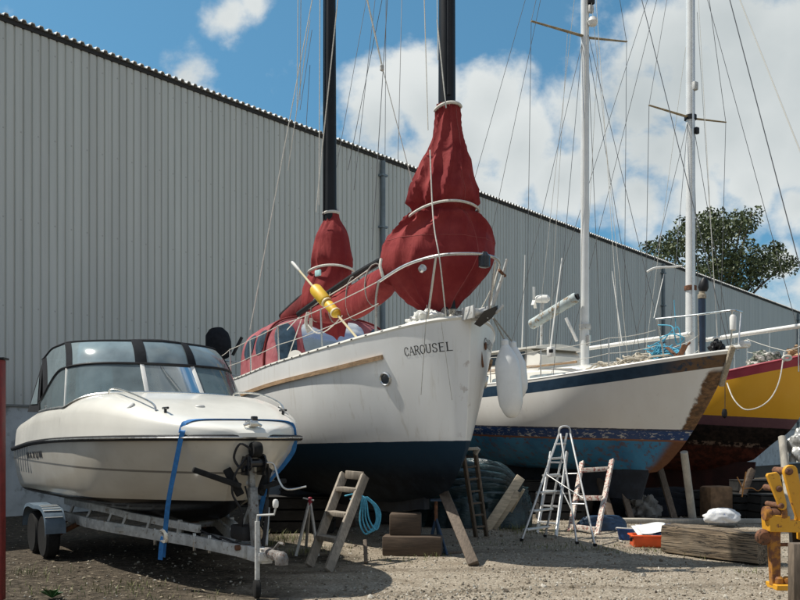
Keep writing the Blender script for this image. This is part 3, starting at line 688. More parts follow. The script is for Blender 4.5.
# pulpit, stanchions, guard wires
top = smooth_path([(-1.0, -.86, 3.72), (-.55, -.66, 3.88), (-.1, -.42, 3.94), (.12, -.1, 3.95), (.12, .2, 3.95), (-.1, .48, 3.93), (-.55, .7, 3.87), (-1.0, .88, 3.72)], 5)
pul = MB().tube(top, .02, 8).build('pulpit', M['steel'], kt.root)
for sd_ in (-1, 1):
    MB().tube(smooth_path([(-.98, sd_ * .86, 3.73), (-1.06, sd_ * .87, 3.5), (-1.1, sd_ * .86, kh.zs(1.1))], 4), .018, 8).build('pulpit_leg', M['steel'], pul)
    MB().tube([(-.12, sd_ * .43, 3.94), (-.35, sd_ * .45, kh.zs(.35))], .016, 8).build('pulpit_leg', M['steel'], pul)
MB().lathe([(.05, -.09), (.075, -.08), (.078, .05), (.06, .07), (.03, .11)], (.13, .13, 3.88), 12).build('bow_lamp', M['black_gloss'], pul)
MB().lathe([(0, -.03), (.05, -.02), (.05, .03), (0, .035)], (-.30, -.54, 3.80), 10, (1, 0, .3)).build('rail_knob', M['steel'], pul)
stx = [2.2, 3.6, 5.0, 6.5, 8.0]
for sd_ in (-1, 1):
    for x in stx:
        p = kh.rail(x, sd_, .07); MB().tube([p, p + Vector((0, sd_ * .02, .62))], .014, 7).build('stanchion', M['steel'], kt.root)
    for hz, rr in ((.61, .0075), (.31, .0065)):
        pts = [Vector((-1.0, sd_ * .86, 3.0 + hz + .12))] + [kh.rail(x, sd_, .05) + Vector((0, 0, hz)) for x in stx] + [kh.rail(9.2, sd_, .05) + Vector((0, 0, hz))]
        out = []
        for a, b_ in zip(pts[:-1], pts[1:]): out += sag(a, b_, .012, 4)
        kt.line('guard_wire', out, rr, M['white_rope'], 5)
pp = [kh.rail(8.4, -1, .06) + Vector((0, 0, .62)), kh.rail(9.3, -1, .06) + Vector((0, 0, .64)), Vector((-9.6, -.9, 3.34)), Vector((-9.6, .9, 3.34)), kh.rail(9.3, 1, .06) + Vector((0, 0, .64)), kh.rail(8.4, 1, .06) + Vector((0, 0, .62))]
pu = MB().tube(pp, .016, 8); pu.tube([p - Vector((0, 0, .3)) for p in pp], .012, 8)
for p in pp: pu.tube([p, p - Vector((0, 0, .64))], .014, 8)
pu.build('pushpit', M['steel'], kt.root)
# deck gear
MB().lathe([(.05, 0), (.05, .06), (.08, .10), (.10, .15), (.115, .19), (.095, .19)], kt.px(296, 362, 15.0), 16, kt.inv.to_3x3() @ Vector((.05, -.9, .45))).build('cowl_vent', M['white_gel'], kt.root)
MB().lathe([(0, .17), (.09, .175), (.09, .18), (0, .18)], kt.px(296, 362, 15.0), 16, kt.inv.to_3x3() @ Vector((.05, -.9, .45))).build('cowl_mouth', M['red_canvas'], kt.root)
bw = MB(); bw.box((-.12, 0, 3.16), (.5, .22, .05), None, .015); bw.box((.13, -.1, 3.2), (.3, .03, .16), None, .01); bw.box((.13, .1, 3.2), (.3, .03, .16), None, .01)
bw.lathe([(.03, -.09), (.06, -.08), (.04, 0), (.06, .08), (.03, .09)], (.22, 0, 3.2), 12, (0, 1, 0)); bw.lathe([(.03, -.09), (.055, -.08), (.04, 0), (.055, .08), (.03, .09)], (.02, 0, 3.23), 12, (0, 1, 0))
bw.build('bow_roller', M['galv'], kt.root)
wl = MB(); wl.box((-.5, .05, 3.14), (.3, .26, .14), None, .03); wl.lathe([(.07, -.2), (.1, -.18), (.06, -.12), (.06, .12), (.1, .18), (.07, .2)], (-.5, .05, 3.26), 14, (0, 1, 0)); wl.lathe([(.05, 0), (.06, .05), (.035, .09), (.05, .16)], (-.28, -.12, 3.14), 12); wl.lathe([(.05, 0), (.06, .05), (.035, .09), (.05, .16)], (-.3, .25, 3.14), 12)
wl.build('windlass', mat('grime_metal', (.34, .32, .28), .6, metal=.3, var=.5, scale=18, c2=(.08, .06, .04), c2amt=.45), kt.root)
MB().lathe([(.03, -.01), (.055, .005), (.055, .012), (.03, .02)], kh.pos(.25, 2.84, 1, 0), 12, (.6, .8, 0)).build('hawse_pipe', M['rust'], kt.root)
MB().box(kh.pos(.2, 2.66, 1, .004), (.03, .02, .22), Matrix.Rotation(.15, 3, 'X'), .005).build('stem_fitting', M['rust'], kt.root)
# running rigging
def stay(bt, name, a, b, r, m, drop=0): return MB().tube(sag(a, b, drop, 8) if drop else [a, b], r, 5).build(name, m, bt.root)
for (x0, y0, Y0, x1, y1, Y1, rr, mm) in [
    (365, -10, 12, 382, 66, 12, .012, 'white_rope'), (382, 66, 12, 412, 182, 12, .006, 'white_rope'), (424, -10, 12, 428, 130, 11.8, .007, 'white_rope'), (437, -10, 11.95, 438, 60, 11.9, .006, 'white_rope'), (437, 20, 11.9, 446, 108, 11.85, .009, 'white_rope'),
    (344, -60, 15.5, 322, 150, 16.2, .011, 'white_rope'), (322, 150, 16.2, 316, 212, 16.3, .009, 'white_rope'), (298, -10, 17, 297, 110, 17, .008, 'white_rope'), (301, -10, 17, 300, 100, 17, .007, 'white_rope'),
    (320, -10, 16.4, 319, 205, 16.4, .009, 'white_rope'), (314, -10, 18, 250, 330, 18.5, .010, 'white_rope'), (312, 30, 18, 300, 110, 18, .006, 'wire'), (310, 65, 18, 306, 130, 18, .006, 'wire'),
    (368, -10, 20, 336, 170, 20, .006, 'wire'), (384, -10, 16, 348, 170, 18, .006, 'wire'), (402, -10, 14, 398, 160, 13.5, .005, 'wire'), (388, -10, 14, 372, 250, 14, .006, 'wire'), (386, 0, 16, 385, 160, 16, .005, 'wire'),
    (310, 20, 17, 288, 170, 17.5, .008, 'white_rope'), (375, 0, 19, 354, 190, 19, .006, 'wire')]:
    stay(kt, 'halyard', kt.px(x0, y0, Y0), kt.px(x1, y1, Y1), rr, M[mm])
MB().lathe([(0, -.05), (.03, -.03), (.03, .03), (0, .05)], kt.px(382, 68, 12), 8).build('halyard_shackle', M['galv'], kt.root)
stay(kt, 'lashing', kt.px(427, 305, 11.55), kt.px(421, 395, 11.5), .005, M['grey_rope']); stay(kt, 'lashing', kt.px(441, 322, 11.5), kt.px(452, 400, 11.4), .004, M['grey_rope'])
stay(kt, 'mainsheet', kt.px(303, 315, 15.6), kt.px(283, 372, 15.6), .009, M['white_rope']); stay(kt, 'mainsheet', kt.px(301, 315, 15.7), kt.px(287, 330, 15.4), .009, M['white_rope'])
kt.line('mainsheet', smooth_path([kt.px(376, 276, 13.2), kt.px(352, 305, 13.6), kt.px(330, 328, 14.2), kt.px(317, 333, 14.4), kt.px(308, 325, 14.6)]), .010, M['white_rope'])
kt.line('mainsheet', smooth_path([kt.px(368, 270, 13.1), kt.px(345, 286, 13.7), kt.px(322, 300, 14.7), kt.px(303, 313, 15.5)]), .010, M['white_rope'])
for k in range(3): kt.line('coiled_line', smooth_path([kt.px(307 + k * 1.2, 312, 15.0), kt.px(305 + k, 322, 15.0), kt.px(308 + k * 1.5, 333 - k, 15.0), kt.px(310 + k, 318, 15.0)]), .012, M['white_rope'])
# things on her
a_ = thing('anchor', 'dark rusty anchor stowed upright on the bow roller of CAROUSEL', 'anchor', at(494, 306, 11.35), kt.r)
def loc(o): 
    mi = (Matrix.Translation(o.location) @ Matrix.Rotation(o.rotation_euler.z, 4, 'Z')).inverted(); return lambda px, py, Y: mi @ at(px, py, Y)
q = loc(a_)
MB().tube([q(507, 259, 11.25), q(501, 281, 11.3), q(492, 306, 11.35)], [.016, .022, .03], 8).build('shank', M['galv'], a_)
fl = MB(); fl.loft([[q(474, 324, 11.25), q(480, 327, 11.3), q(482, 325, 11.4)], [q(484, 311, 11.25), q(492, 318, 11.3), q(492, 312, 11.42)], [q(496, 306, 11.3), q(498, 310, 11.32), q(498, 305, 11.4)]]); fl.build('fluke', mat('anchor_dark', (.05, .045, .04), .6, metal=.4, var=.3), a_)
MB().tube(smooth_path([q(486, 309, 11.4), q(494, 313, 11.35), q(499, 310, 11.3), q(503, 305, 11.3)]), .02, 7).build('arm', M['galv'], a_)
MB().tube([q(499, 270, 11.2), q(505, 276, 11.32)], .02, 8).build('stock', M['rust'], a_)
# white crumpled bag on the foredeck
def crumple(name, label, cat, c, sx, sy, sz, matl, seed, amp=.3, rz=0, n=26, freq=2.2):
    mb = MB()
    def fn(i, j):
        th = i * 2 * math.pi; ph = (j - .5) * math.pi; p = Vector((math.cos(th) * math.cos(ph), math.sin(th) * math.cos(ph), math.sin(ph)))
        k = 1 + amp * noise.noise(p * freq + Vector((seed, 0, 0))) + amp * .6 * (abs(noise.noise(p * freq * 2.6 + Vector((0, seed, 0)))) - .2)
        z = p.z * sz * k; z = max(z, -sz * .55); return Vector((p.x * sx * k, p.y * sy * k, z + sz * .55))
    mb.grid(fn, n * 2, n); o = mb.build(name, matl, None, smooth=40); o.location = c; o.rotation_euler = (0, 0, rz); return tag(o, label, cat)
M['white_sheet'] = mat('white_sheet', (.70, .70, .66), .6, var=.1, scale=8, bump=.4, bscale=10)
crumple('sail_bag', 'crumpled white cloth bag lying on the foredeck under the big red cover', 'bag', kt.W((-.62, -.30, 3.05)), .30, .26, .17, M['white_sheet'], 3.3, .5, 0)
# fenders at the bow
def fender(name, label, topv, length, r, tilt):
    o = thing(name, label, 'fender', topv, 0, 'white fenders at the bow of CAROUSEL'); ax = Vector(tilt).normalized()
    MB().lathe([(.02, 0), (.05, -.03), (.07, -.07), (r * .70, -.15), (r * .93, -.24), (r, -.34), (r, -length * .72), (r * .92, -length * .83), (r * .66, -length * .93), (.07, -length * .985), (.035, -length)], (0, 0, 0), 28, -ax).build('body', M['fender_white'], o, smooth=50)
    MB().lathe([(.03, .05), (.05, .03), (.05, -.06), (.03, -.07)], (0, 0, 0), 12, -ax).build('eye', M['fender_white'], o)
    return o
for (lb, p, ln, r, tl, ap) in [('larger white fender hanging nearest the bow of CAROUSEL', (505, 343, 11.75), .98, .165, (.10, 0, -1), (493, 318, 11.55)), ('shorter white fender tucked behind the larger one at the bow of CAROUSEL', (513, 345, 12.05), .72, .15, (.10, .03, -1), (494, 318, 11.7))]:
    o = fender('fender', lb, at(*p), ln, r, tl); li = Matrix.Translation(-o.location)
    MB().tube([li @ at(*ap), Vector((0, 0, .03))], .010, 5).build('lanyard', M['grey_rope'], o)
# danbuoy lashed to the rail
db = thing('danbuoy', 'yellow foam danbuoy with a slim pole leaning over the guard wires of CAROUSEL', 'danbuoy', at(330, 308, 13.9)); q = loc(db)
P0, P1 = q(292, 262, 14.6), q(364, 346, 13.2); ax = (P1 - P0).normalized()
MB().tube([P0, P1], .018, 8).build('pole', M['cream'], db)
fp = P0.lerp(P1, .33)
MB().lathe([(.03, 0), (.085, .02), (.1, .06), (.1, .38), (.085, .41), (.06, .43), (.06, .46), (.075, .49), (.075, .74), (.05, .78), (.02, .8)], fp, 18, ax).build('float', M['yellow_float'], db, smooth=40)
for t in (.5, .62): MB().lathe([(.085, 0), (.088, .015), (.085, .03)], P0.lerp(P1, t), 14, ax).build('band', M['cream'], db)
MB().lathe([(.02, 0), (.026, .05), (.026, .25), (.01, .3)], P0, 10, ax).build('light_tube', M['white_paint'], db)
# outboard under a dark bag on the pushpit
ob = thing('outboard_motor', 'outboard motor under a dark cover clamped to the stern rail of CAROUSEL', 'outboard motor', at(219, 357, 19.6), kt.r)
MB().lathe([(.05, -.25), (.19, -.22), (.26, -.1), (.28, .1), (.25, .3), (.16, .42), (.03, .46)], (0, 0, .2), 20, (-.25, -.1, 1)).build('cover', M['canvas_black'], ob)
MB().tube([(0, .05, -.1), (0, .12, -.9)], .06, 10).build('shaft', M['black'], ob); MB().tube([(0, .3, .05), (.02, .5, .45)], .035, 8).build('tiller', M['black'], ob)
# ================================================================== motorboat on its trailer
mbt = Boat('motorboat', 'cream and white motorboat with black folding canopy, strapped down on a trailer', 'motorboat', (-1.25, 9.0), (.55, -.835))
S0 = .52          # bow of the hull aft of the trailer nose
mh = Hull(6.25, [(0, .22), (.1, .40), (.3, .62), (.6, .84), (1.0, 1.02), (1.6, 1.17), (2.5, 1.27), (4, 1.30), (6.25, 1.24)],
          [(0, 1.625), (1, 1.62), (3, 1.60), (4.5, 1.56), (6.25, 1.46)], [(0, .70), (.8, .60), (2, .56), (6.25, .56)],
          [(.6, 1.2), (.75, .82), (.95, .5), (1.2, .24), (1.45, .06), (1.63, 0)], bowexp=.55, blend=.30, trake=-.25, sec=[(0, .02), (.14, .42), (.30, .84), (.34, .87), (.40, .90), (.7, .96), (1, 1.0)])
_mpos = mh.pos
def mpos(a, z, side=-1, off=0): p = _mpos(a - S0, z, side, off); return Vector((p.x - S0, p.y, p.z))
def f(g, co, xyz, uv):
    n1 = g.noise(g.mapping(co, (.8, .8, 1.2)), 2.5, 5); n2 = g.noise(co, 9, 6, .65)
    top = g.mix(g.ramp(n1, .35, .7), (.57, .525, .445), (.63, .59, .51)); top = g.mix(g.math('MULTIPLY', g.ramp(n2, .58, .75), .22), top, (.36, .32, .25))
    ln = g.math('ADD', g.math('MULTIPLY', xyz[0], .012), xyz[2])
    top = g.mix(g.math('MULTIPLY', band(g, ln, 1.228, 1.252), .75), top, (.06, .055, .05))
    # slanted dark graphic stripes near the stern
    dgl = g.math('ADD', g.math('MULTIPLY', xyz[0], 1.6), g.math('MULTIPLY', xyz[2], -1.0)); wv = g.math('FRACT', g.math('ADD', g.math('MULTIPLY', dgl, 3.1), g.math('MULTIPLY', n1, .5)))
    st = g.math('MULTIPLY', g.math('LESS_THAN', wv, .45), band(g, xyz[0], -6.6, -5.5, .01)); st = g.math('MULTIPLY', st, band(g, xyz[2], 1.12, 1.50, .01))
    top = g.mix(g.math('MULTIPLY', st, .85), top, (.07, .065, .06))
    bot = g.mix(n2, (.006, .006, .007), (.014, .013, .013))
    return g.mix(g.ramp(g.math('ADD', g.math('MULTIPLY', xyz[0], -.012), xyz[2]), .945, .952), bot, top), .2, g.ramp(xyz[2], .9, 1.0)
M['motor_hull'] = hull_mat('motor_hull', f, .2, .5)
def hb(mesh_builder): mesh_builder.v = [(x - S0, y, z) for x, y, z in mesh_builder.v]; return mesh_builder
M['motor_hull'].name = 'motor_hull'
mv = sorted(set([i / 30 for i in range(31)] + [.14, .30, .34]))
hb(mh.mesh(70, mv, 1.6)).build('hull', M['motor_hull'], mbt.root, smooth=28)
def rim(x, side, inset=0, dz=0): p = mh.rail(x, side, inset, dz); return Vector((p.x - S0, p.y, p.z))
path = [rim(6.2 * (1 - i / 50) ** 1.4, -1, -.012, .0) for i in range(51)] + [rim(6.2 * (i / 50) ** 1.4, 1, -.012, .0) for i in range(51)]
rb = MB().tube(path, .032, 8).build('rub_rail', M['black'], mbt.root)
MB().tube([p + Vector((0, 0, 0)) + Vector((p.x + 3, p.y, 0)).normalized() * .026 for p in path], .012, 6).build('rail_insert', M['steel'], rb)
HT = [(0, .05), (.06, .10), (.35, .19), (.9, .34), (1.5, .48), (2.1, .565), (3.2, .59), (4.5, .57), (6.25, .50)]
def deck_pt(x, t, off=0):     # x aft of the bow, t in -1..1 across
    at_ = abs(t); h = tab(HT, x); prof_y = tab([(0, 0), (.45, .62), (.62, .78), (.8, .885), (.93, .965), (1, .985)], at_)
    zt = tab([(0, 1.0), (.25, .99), (.45, .965), (.62, .91), (.8, .80), (.93, .56), (.97, .25), (1, .04)], at_)
    b = mh.B_(x); u = x / mh.L; a, _, z = mh.uv(u, 1)
    pull = .06 * (1 - at_) * sstep(.5, 0, x)
    return Vector((-a - S0 + pull, math.copysign(b * prof_y, t), z + h * zt + off))
mb = MB(); ck = 3.1
mb.grid(lambda i, j: deck_pt(ck * i ** 1.5, 2 * j - 1), 44, 60)
for t0, t1 in ((-1, -.52), (.52, 1)): mb.grid(lambda i, j: deck_pt(lerp(ck, 6.2, i), lerp(t0, t1, j)), 24, 18)
mb.grid(lambda i, j: deck_pt(lerp(5.75, 6.2, i), lerp(-.53, .53, j)), 4, 16)
mb.loft([[deck_pt(6.2, t) for t in [-1 + k / 12 for k in range(25)]], [Vector((deck_pt(6.2, t).x - .05, deck_pt(6.2, t).y, 1.3)) for t in [-1 + k / 12 for k in range(25)]]], closed=False)
r0 = [deck_pt(0, 2 * k / 60 - 1) for k in range(61)]; mb.loft([r0, [Vector((p.x + .004, p.y, 1.63)) for p in r0]], closed=False)
mb.build('deck', M['white_gel'], mbt.root, smooth=40)
ip = MB(); ip.grid(lambda i, j: Vector((deck_pt(lerp(ck, 5.75, i), 0).x, lerp(-.88, .88, j), 1.25)), 3, 3)
for t in (-.52, .52): ip.grid(lambda i, j: deck_pt(lerp(ck, 5.75, i), t) * j + Vector((deck_pt(lerp(ck, 5.75, i), t).x, deck_pt(5, t).y, 1.25)) * (1 - j), 8, 2)
for x in (ck, 5.75): ip.grid(lambda i, j: deck_pt(x, lerp(-.52, .52, i)) * j + Vector((deck_pt(x, 0).x, lerp(-.88, .88, i), 1.25)) * (1 - j), 8, 2)
ip.build('cockpit', M['interior'], mbt.root, smooth=0)
for y in (-.5, .5):
    sb = MB(); sb.box((-4.95, y, 1.62), (.5, .5, .14), None, .04); sb.box((-5.2, y, 1.95), (.14, .5, .6), Matrix.Rotation(-.15, 3, 'Y'), .05); sb.build('seat', M['seat_vinyl'], mbt.root)
MB().tube([Vector((-3.95, -.5 + .17 * math.cos(a), 2.0 + .17 * math.sin(a))) for a in [k * math.pi / 8 for k in range(16)]], .015, 6, closed=True).build('steering_wheel', M['black'], mbt.root)
MB().box((-3.75, 0, 1.98), (.4, 1.7, .3), None, .06).build('dashboard', M['interior'], mbt.root)
# windscreen: path of (x aft of trailer nose, y); base on deck, top raked aft
hp_ = [(5.2, 1.17), (4.5, 1.20), (3.85, 1.21), (3.40, 1.17), (3.08, .84), (2.92, .36)]
WP = [(x, -y) for x, y in hp_] + [(2.89, 0)] + hp_[::-1]
dens = smooth_path([Vector((x, y, 0)) for x, y in WP], 6)
def deckz(x, y):
    xs_ = x - S0; b = mh.B_(max(0, min(xs_, 6.2))); lo, hi = 0, 1
    for _ in range(24):
        m_ = (lo + hi) / 2
        if abs(deck_pt(max(.01, min(xs_, 6.2)), m_).y) < abs(y): lo = m_
        else: hi = m_
    return deck_pt(max(.01, min(xs_, 6.2)), lo).z
def wbase(i): p = dens[i]; return Vector((-p.x, p.y, deckz(p.x, p.y) + .012))
def wtop(i):
    p = dens[i]; h = .385 * sstep(5.2, 3.7, p.x) ** .8; b = wbase(i); return Vector((b.x - .30 * h / .385, b.y * (1 - .075 * h / .385), b.z * .25 + .75 * 2.165 + h + .01))
n = len(dens); half = n // 2
fr = MB(); fr.tube([wbase(i) for i in range(n)], .018, 6); wf = fr.build('windscreen_sill', M['steel'], mbt.root)
MB().tube([wtop(i) + Vector((0, 0, .012)) for i in range(n)], .017, 8).build('windscreen_rim', M['black'], mbt.root)
cuts = [2, 14, 20 + 4 + 5, n - 1 - 29, n - 15, n - 3]; cuts = [1, 16, 30, n - 31, n - 17, n - 2]
for a, b_ in zip(cuts[:-1], cuts[1:]):
    k = b_ - a; g_ = MB(); g_.grid(lambda i, j: wbase(a + round(i * k)).lerp(wtop(a + round(i * k)), j), k, 3); g_.build('windscreen_pane', M['glass'], mbt.root, smooth=60)
for c in cuts[1:-1]: MB().beam(wbase(c), wtop(c), .055 if c in cuts[2:4] else .03, .02, .006, up=(1, 0, 0)).build('windscreen_pillar', M['white_paint'], mbt.root)
M['curtain'] = mat('curtain', (.62, .66, .66), .9, var=.1)
for i0, i1 in ((5, 15), (18, 25), (n - 29, n - 20)):
    k = i1 - i0
    def cfn(i, j):
        f_ = i0 + i * k; a = int(f_); t = f_ - a; bs = wbase(a).lerp(wbase(min(a + 1, n - 1)), t); tp = wtop(a).lerp(wtop(min(a + 1, n - 1)), t)
        p = bs.lerp(tp, lerp(.06, .97, j)); return Vector((p.x * 1.0 - .10 + .025 * math.sin(i * 40), p.y * .93, p.z))
    MB().grid(cfn, 60, 4).build('curtain', M['curtain'], mbt.root, smooth=80)
# folding canopy
def ctop(i):
    p = dens[i]; k = abs(i - half) / half
    x = p.x + .52 + .35 * k; x = min(x, 5.75); y = p.y * .86; return Vector((-x, y, 2.90 - .02 * k - .10 * sstep(4.9, 5.8, x)))
cv = lambda i, j, o=0: wtop(i).lerp(ctop(i), j) + Vector((.03 * math.sin(math.pi * j), .0, .02 * math.sin(math.pi * j))) + Vector((o, 0, o))
CF = [4, 17, 30, n - 31, n - 18, n - 5]
for a, b_ in zip(CF[:-1], CF[1:]):
    k = b_ - a; g_ = MB(); g_.grid(lambda i, j: cv(a + round(i * k), lerp(.04, .95, j)), k, 6); g_.build('canopy_window', M['vinyl'], mbt.root, smooth=60)
cb = MB()
for c in CF: cb.loft([[cv(max(0, c - 1), j / 8, .006) + Vector((0, (-.012 if c < half else .012), 0)) for j in range(9)], [cv(c, j / 8, .012) for j in range(9)], [cv(min(n - 1, c + 1), j / 8, .006) for j in range(9)]], closed=False)
cb.grid(lambda i, j: cv(round(i * (n - 1)), lerp(.955, 1, j), .006), n - 1, 2); cb.grid(lambda i, j: cv(round(i * (n - 1)), lerp(0, .045, j), .006), n - 1, 2)
# roof and the back that drops to the stern
def roof(i, j):
    a, b_ = ctop(round(i * half)), ctop(n - 1 - round(i * half)); p = a.lerp(b_, j); p.z += .05 * math.sin(math.pi * j) * min(1, 3 * (1 - i) + .2); return p
cb.grid(roof, half, 16)
edge = [ctop(0), ctop(n - 1)]
cb.grid(lambda i, j: (edge[0].lerp(edge[1], j) + Vector((0, 0, .05 * .2 * math.sin(math.pi * j)))).lerp(Vector((-6.5, lerp(-1.08, 1.08, j), 2.03)), i) + Vector((0, 0, -.06 * math.sin(math.pi * i))), 8, 16)
cn = cb.build('canopy', M['canvas_black'], mbt.root, smooth=60)
for sd_ in (0, 1):
    k = 0 if sd_ == 0 else n - 1; a, b_ = wtop(k), ctop(k); c = Vector((-6.5, -1.08 if sd_ == 0 else 1.08, 2.03)); e = wbase(k)
    side = MB(); side.add([e, a.lerp(c, .0), b_, c], [(0, 1, 2, 3)]); side.build('side_curtain', M['canvas_black'], cn, smooth=0)
    off = Vector((0, -.012 if sd_ == 0 else .012, 0)); m_ = (e + b_ + c) / 3
    MB().add([m_.lerp(p, .55) + off for p in (e, b_, c)], [(0, 1, 2)]).build('side_window', M['vinyl'], cn, smooth=0)
MB().tube([ctop(i) for i in range(n)], .014, 6).build('canopy_piping', M['canvas_black'], cn)
# deck fittings
def dp(x, t, o=.0): return deck_pt(x - S0, t, o)
for t in (-1, 1):
    pts = smooth_path([dp(3.0, t * .47, .0), dp(2.9, t * .475, .06), dp(2.3, t * .55, .07), dp(1.7, t * .60, .075), dp(1.42, t * .63, .06), dp(1.36, t * .64, .0)], 5)
    MB().tube(pts, .013, 7).build('grab_rail', M['steel'], mbt.root)
    for x, tt in ((1.25, .6), (4.7, .84)):
        p = dp(x, t * tt, .02); c = MB(); c.tube([p + Vector((-.08, 0, .03)), p + Vector((.08, 0, .03))], .014, 7); c.tube([p - Vector((0, 0, .03)), p + Vector((0, 0, .03))], .016, 7); c.build('cleat', M['black_gloss' if x < 2 else 'steel'], mbt.root)
    MB().lathe([(.0, .012), (.045, .012), (.055, 0), (.055, -.02)], dp(1.75, t * .74, .0), 14, (0, t * .7, .7)).build('deck_vent', M['galv'], mbt.root)
MB().lathe([(.0, .012), (.05, .012), (.06, 0), (.06, -.02)], dp(1.5, -.15, .0), 14).build('deck_filler', M['galv'], mbt.root)
bl = MB(); p = dp(.62, 0, 0); bl.box(p + Vector((0, 0, .03)), (.16, .10, .07), None, .02); bl.tube([p + Vector((.02, -.1, .01)), p + Vector((.05, 0, .05)), p + Vector((.02, .1, .01))], .016, 7); bl.build('bow_light', M['steel'], mbt.root)
MB().box(p + Vector((.0, .03, .085)), (.07, .06, .05), None, .012).build('lamp_lens', M['black_gloss'], mbt.root)
lettering('MAXUM', lambda a, u: mpos(5.62 - a, 1.335 + u + a * .03, -1, .006), .085, .15, .08, .3, .26, serif=False).build('ship_name', M['letter'], mbt.root, smooth=0)
MB().lathe([(0, .02), (.03, .018), (.035, 0), (.035, -.02)], mpos(.62, 1.02 + .12, -1, 0) * Vector((1, 0, 1)), 12, (1, 0, -.3)).build('bow_eye', M['galv'], mbt.root)
# ------------------------------------------------------------------ trailer
tl = thing('boat_trailer', 'galvanised twin axle boat trailer carrying the cream motorboat', 'trailer', mbt.o, mbt.r)
LW = lambda px, py, Y: mbt.px(px, py, Y)
def Cbeam(mb, a, b, h, w, t=.012):
    mb.beam(a, b, w, h, .006)
for sd_ in (-1, 1):
    b1 = MB(); pts = [(-5.9, sd_ * .78, .50), (-4.1, sd_ * .78, .50), (-3.3, sd_ * .70, .50), (-1.75, sd_ * .28, .46), (-.55, sd_ * .075, .43)]
    for a, b_ in zip(pts[:-1], pts[1:]): Cbeam(b1, a, b_, .13, .055)
    b1.build('frame_beam', M['galv'], tl)
    b2 = MB(); pts = [(-5.6, sd_ * .72, .70), (-3.5, sd_ * .66, .70), (-2.9, sd_ * .55, .66), (-1.5, sd_ * .22, .60)]
    for a, b_ in zip(pts[:-1], pts[1:]): Cbeam(b2, a, b_, .09, .05)
    b2.build('upper_rail', M['galv'], tl)
    for x in (-5.2, -4.3, -3.45, -3.05, -2.5, -1.9):
        y1 = tab([(-5.9, .78), (-4.1, .78), (-3.3, .70), (-1.75, .28)], x); y2 = tab([(-5.6, .72), (-3.5, .66), (-2.9, .55), (-1.5, .22)], x)
        MB().beam((x, sd_ * y1, .48), (x + .05, sd_ * y2, .68), .05, .03, .004).build('upright', M['galv'], tl)
    for x in (-5.0, -3.5):
        rl = MB(); rl.lathe([(.02, -.14), (.05, -.14), (.06, -.1), (.06, .1), (.05, .14), (.02, .14)], (x, sd_ * .5, .80), 12, (0, 1, 0)); rl.build('roller', M['rubber'], tl)
        MB().beam((x, sd_ * .72, .7), (x, sd_ * .45, .76), .04, .04).build('roller_bracket', M['galv'], tl)
    for x in (-5.35, -4.65):
        wh_ = MB(); wh_.lathe([(.17, -.085), (.27, -.09), (.295, -.06), (.30, 0), (.295, .06), (.27, .09), (.17, .085)], (x, sd_ * 1.16, .297), 32, (0, 1, 0)); wo = wh_.build('wheel', M['rubber'], tl, smooth=30)
        rm = MB(); rm.lathe([(.0, .03), (.05, .045), (.06, .02), (.12, .0), (.165, .03), (.178, .075), (.17, -.08)], (x, sd_ * 1.16, .297), 24, (0, sd_, 0)); rm.build('rim', M['galv'], wo)
        for k in range(5):
            a = k * 2 * math.pi / 5; MB().lathe([(.0, .03), (.012, .03), (.014, 0)], (x + .09 * math.cos(a), sd_ * 1.173, .297 + .09 * math.sin(a)), 6, (0, sd_, 0)).build('wheel_nut', M['steel'], wo)
        MB().tube([(x, sd_ * .75, .45), (x + .02, sd_ * 1.08, .30)], .035, 8).build('axle_arm', M['rust'], tl)
    fnd = MB(); rings = []
    prof = [(-5.76, .36), (-5.73, .52), (-5.6, .66), (-5.35, .71), (-5.0, .70), (-4.65, .71), (-4.4, .66), (-4.27, .52), (-4.24, .36)]
    pts = smooth_path([Vector((a, 0, b_)) for a, b_ in prof], 4)
    fnd.loft([[Vector((p.x, sd_ * 1.03, p.z)) for p in pts], [Vector((p.x, sd_ * 1.29, p.z)) for p in pts], [Vector((p.x * .998 - .01, sd_ * 1.295, p.z - .05)) for p in pts]], closed=False)
    fo = fnd.build('mudguard', M['fender_grey'] if 'fender_grey' in M else M.setdefault('fender_grey', mat('fender_grey', (.10, .14, .18), .45, var=.2, scale=6)), tl, smooth=40)
    for k in range(5):
        i0 = 17 + k * 3; p = pts[i0]; q2 = pts[min(i0 + 1, len(pts) - 1)]
    for k in range(5):
        x = -4.62 + k * .08; z = tab([(a, b_) for a, b_ in prof], x) + .006
        MB().beam((x, sd_ * 1.06, z), (x, sd_ * 1.285, z), .028, .006).build('reflective_tape', M['white_paint'], fo)
for x in (-5.35, -4.65, -3.0): MB().beam((x, -.75, .5), (x, .75, .5), .06, .06, .005).build('cross_member', M['galv'], tl)
dbm = MB(); dbm.beam((-1.9, 0, .43), (-.18, 0, .415), .12, .15, .008); dbm.box((-.25, 0, .43), (.16, .15, .13), None, .01); dbm.build('drawbar', M['galv'], tl)
cp = MB(); cp.tube([(-.2, 0, .46), (.06, 0, .45), (.14, 0, .43)], [.05, .055, .06], 10); cp.lathe([(.065, -.06), (.07, 0), (.05, .05), (.02, .07)], (.15, 0, .43), 14); cp.tube([(-.02, 0, .5), (.1, 0, .58), (.16, .02, .57)], .016, 7); cp.build('coupling_head', mat('worn_iron', (.17, .16, .15), .65, metal=.2, var=.4, scale=14, c2=(.11, .06, .04), c2amt=.42), tl)
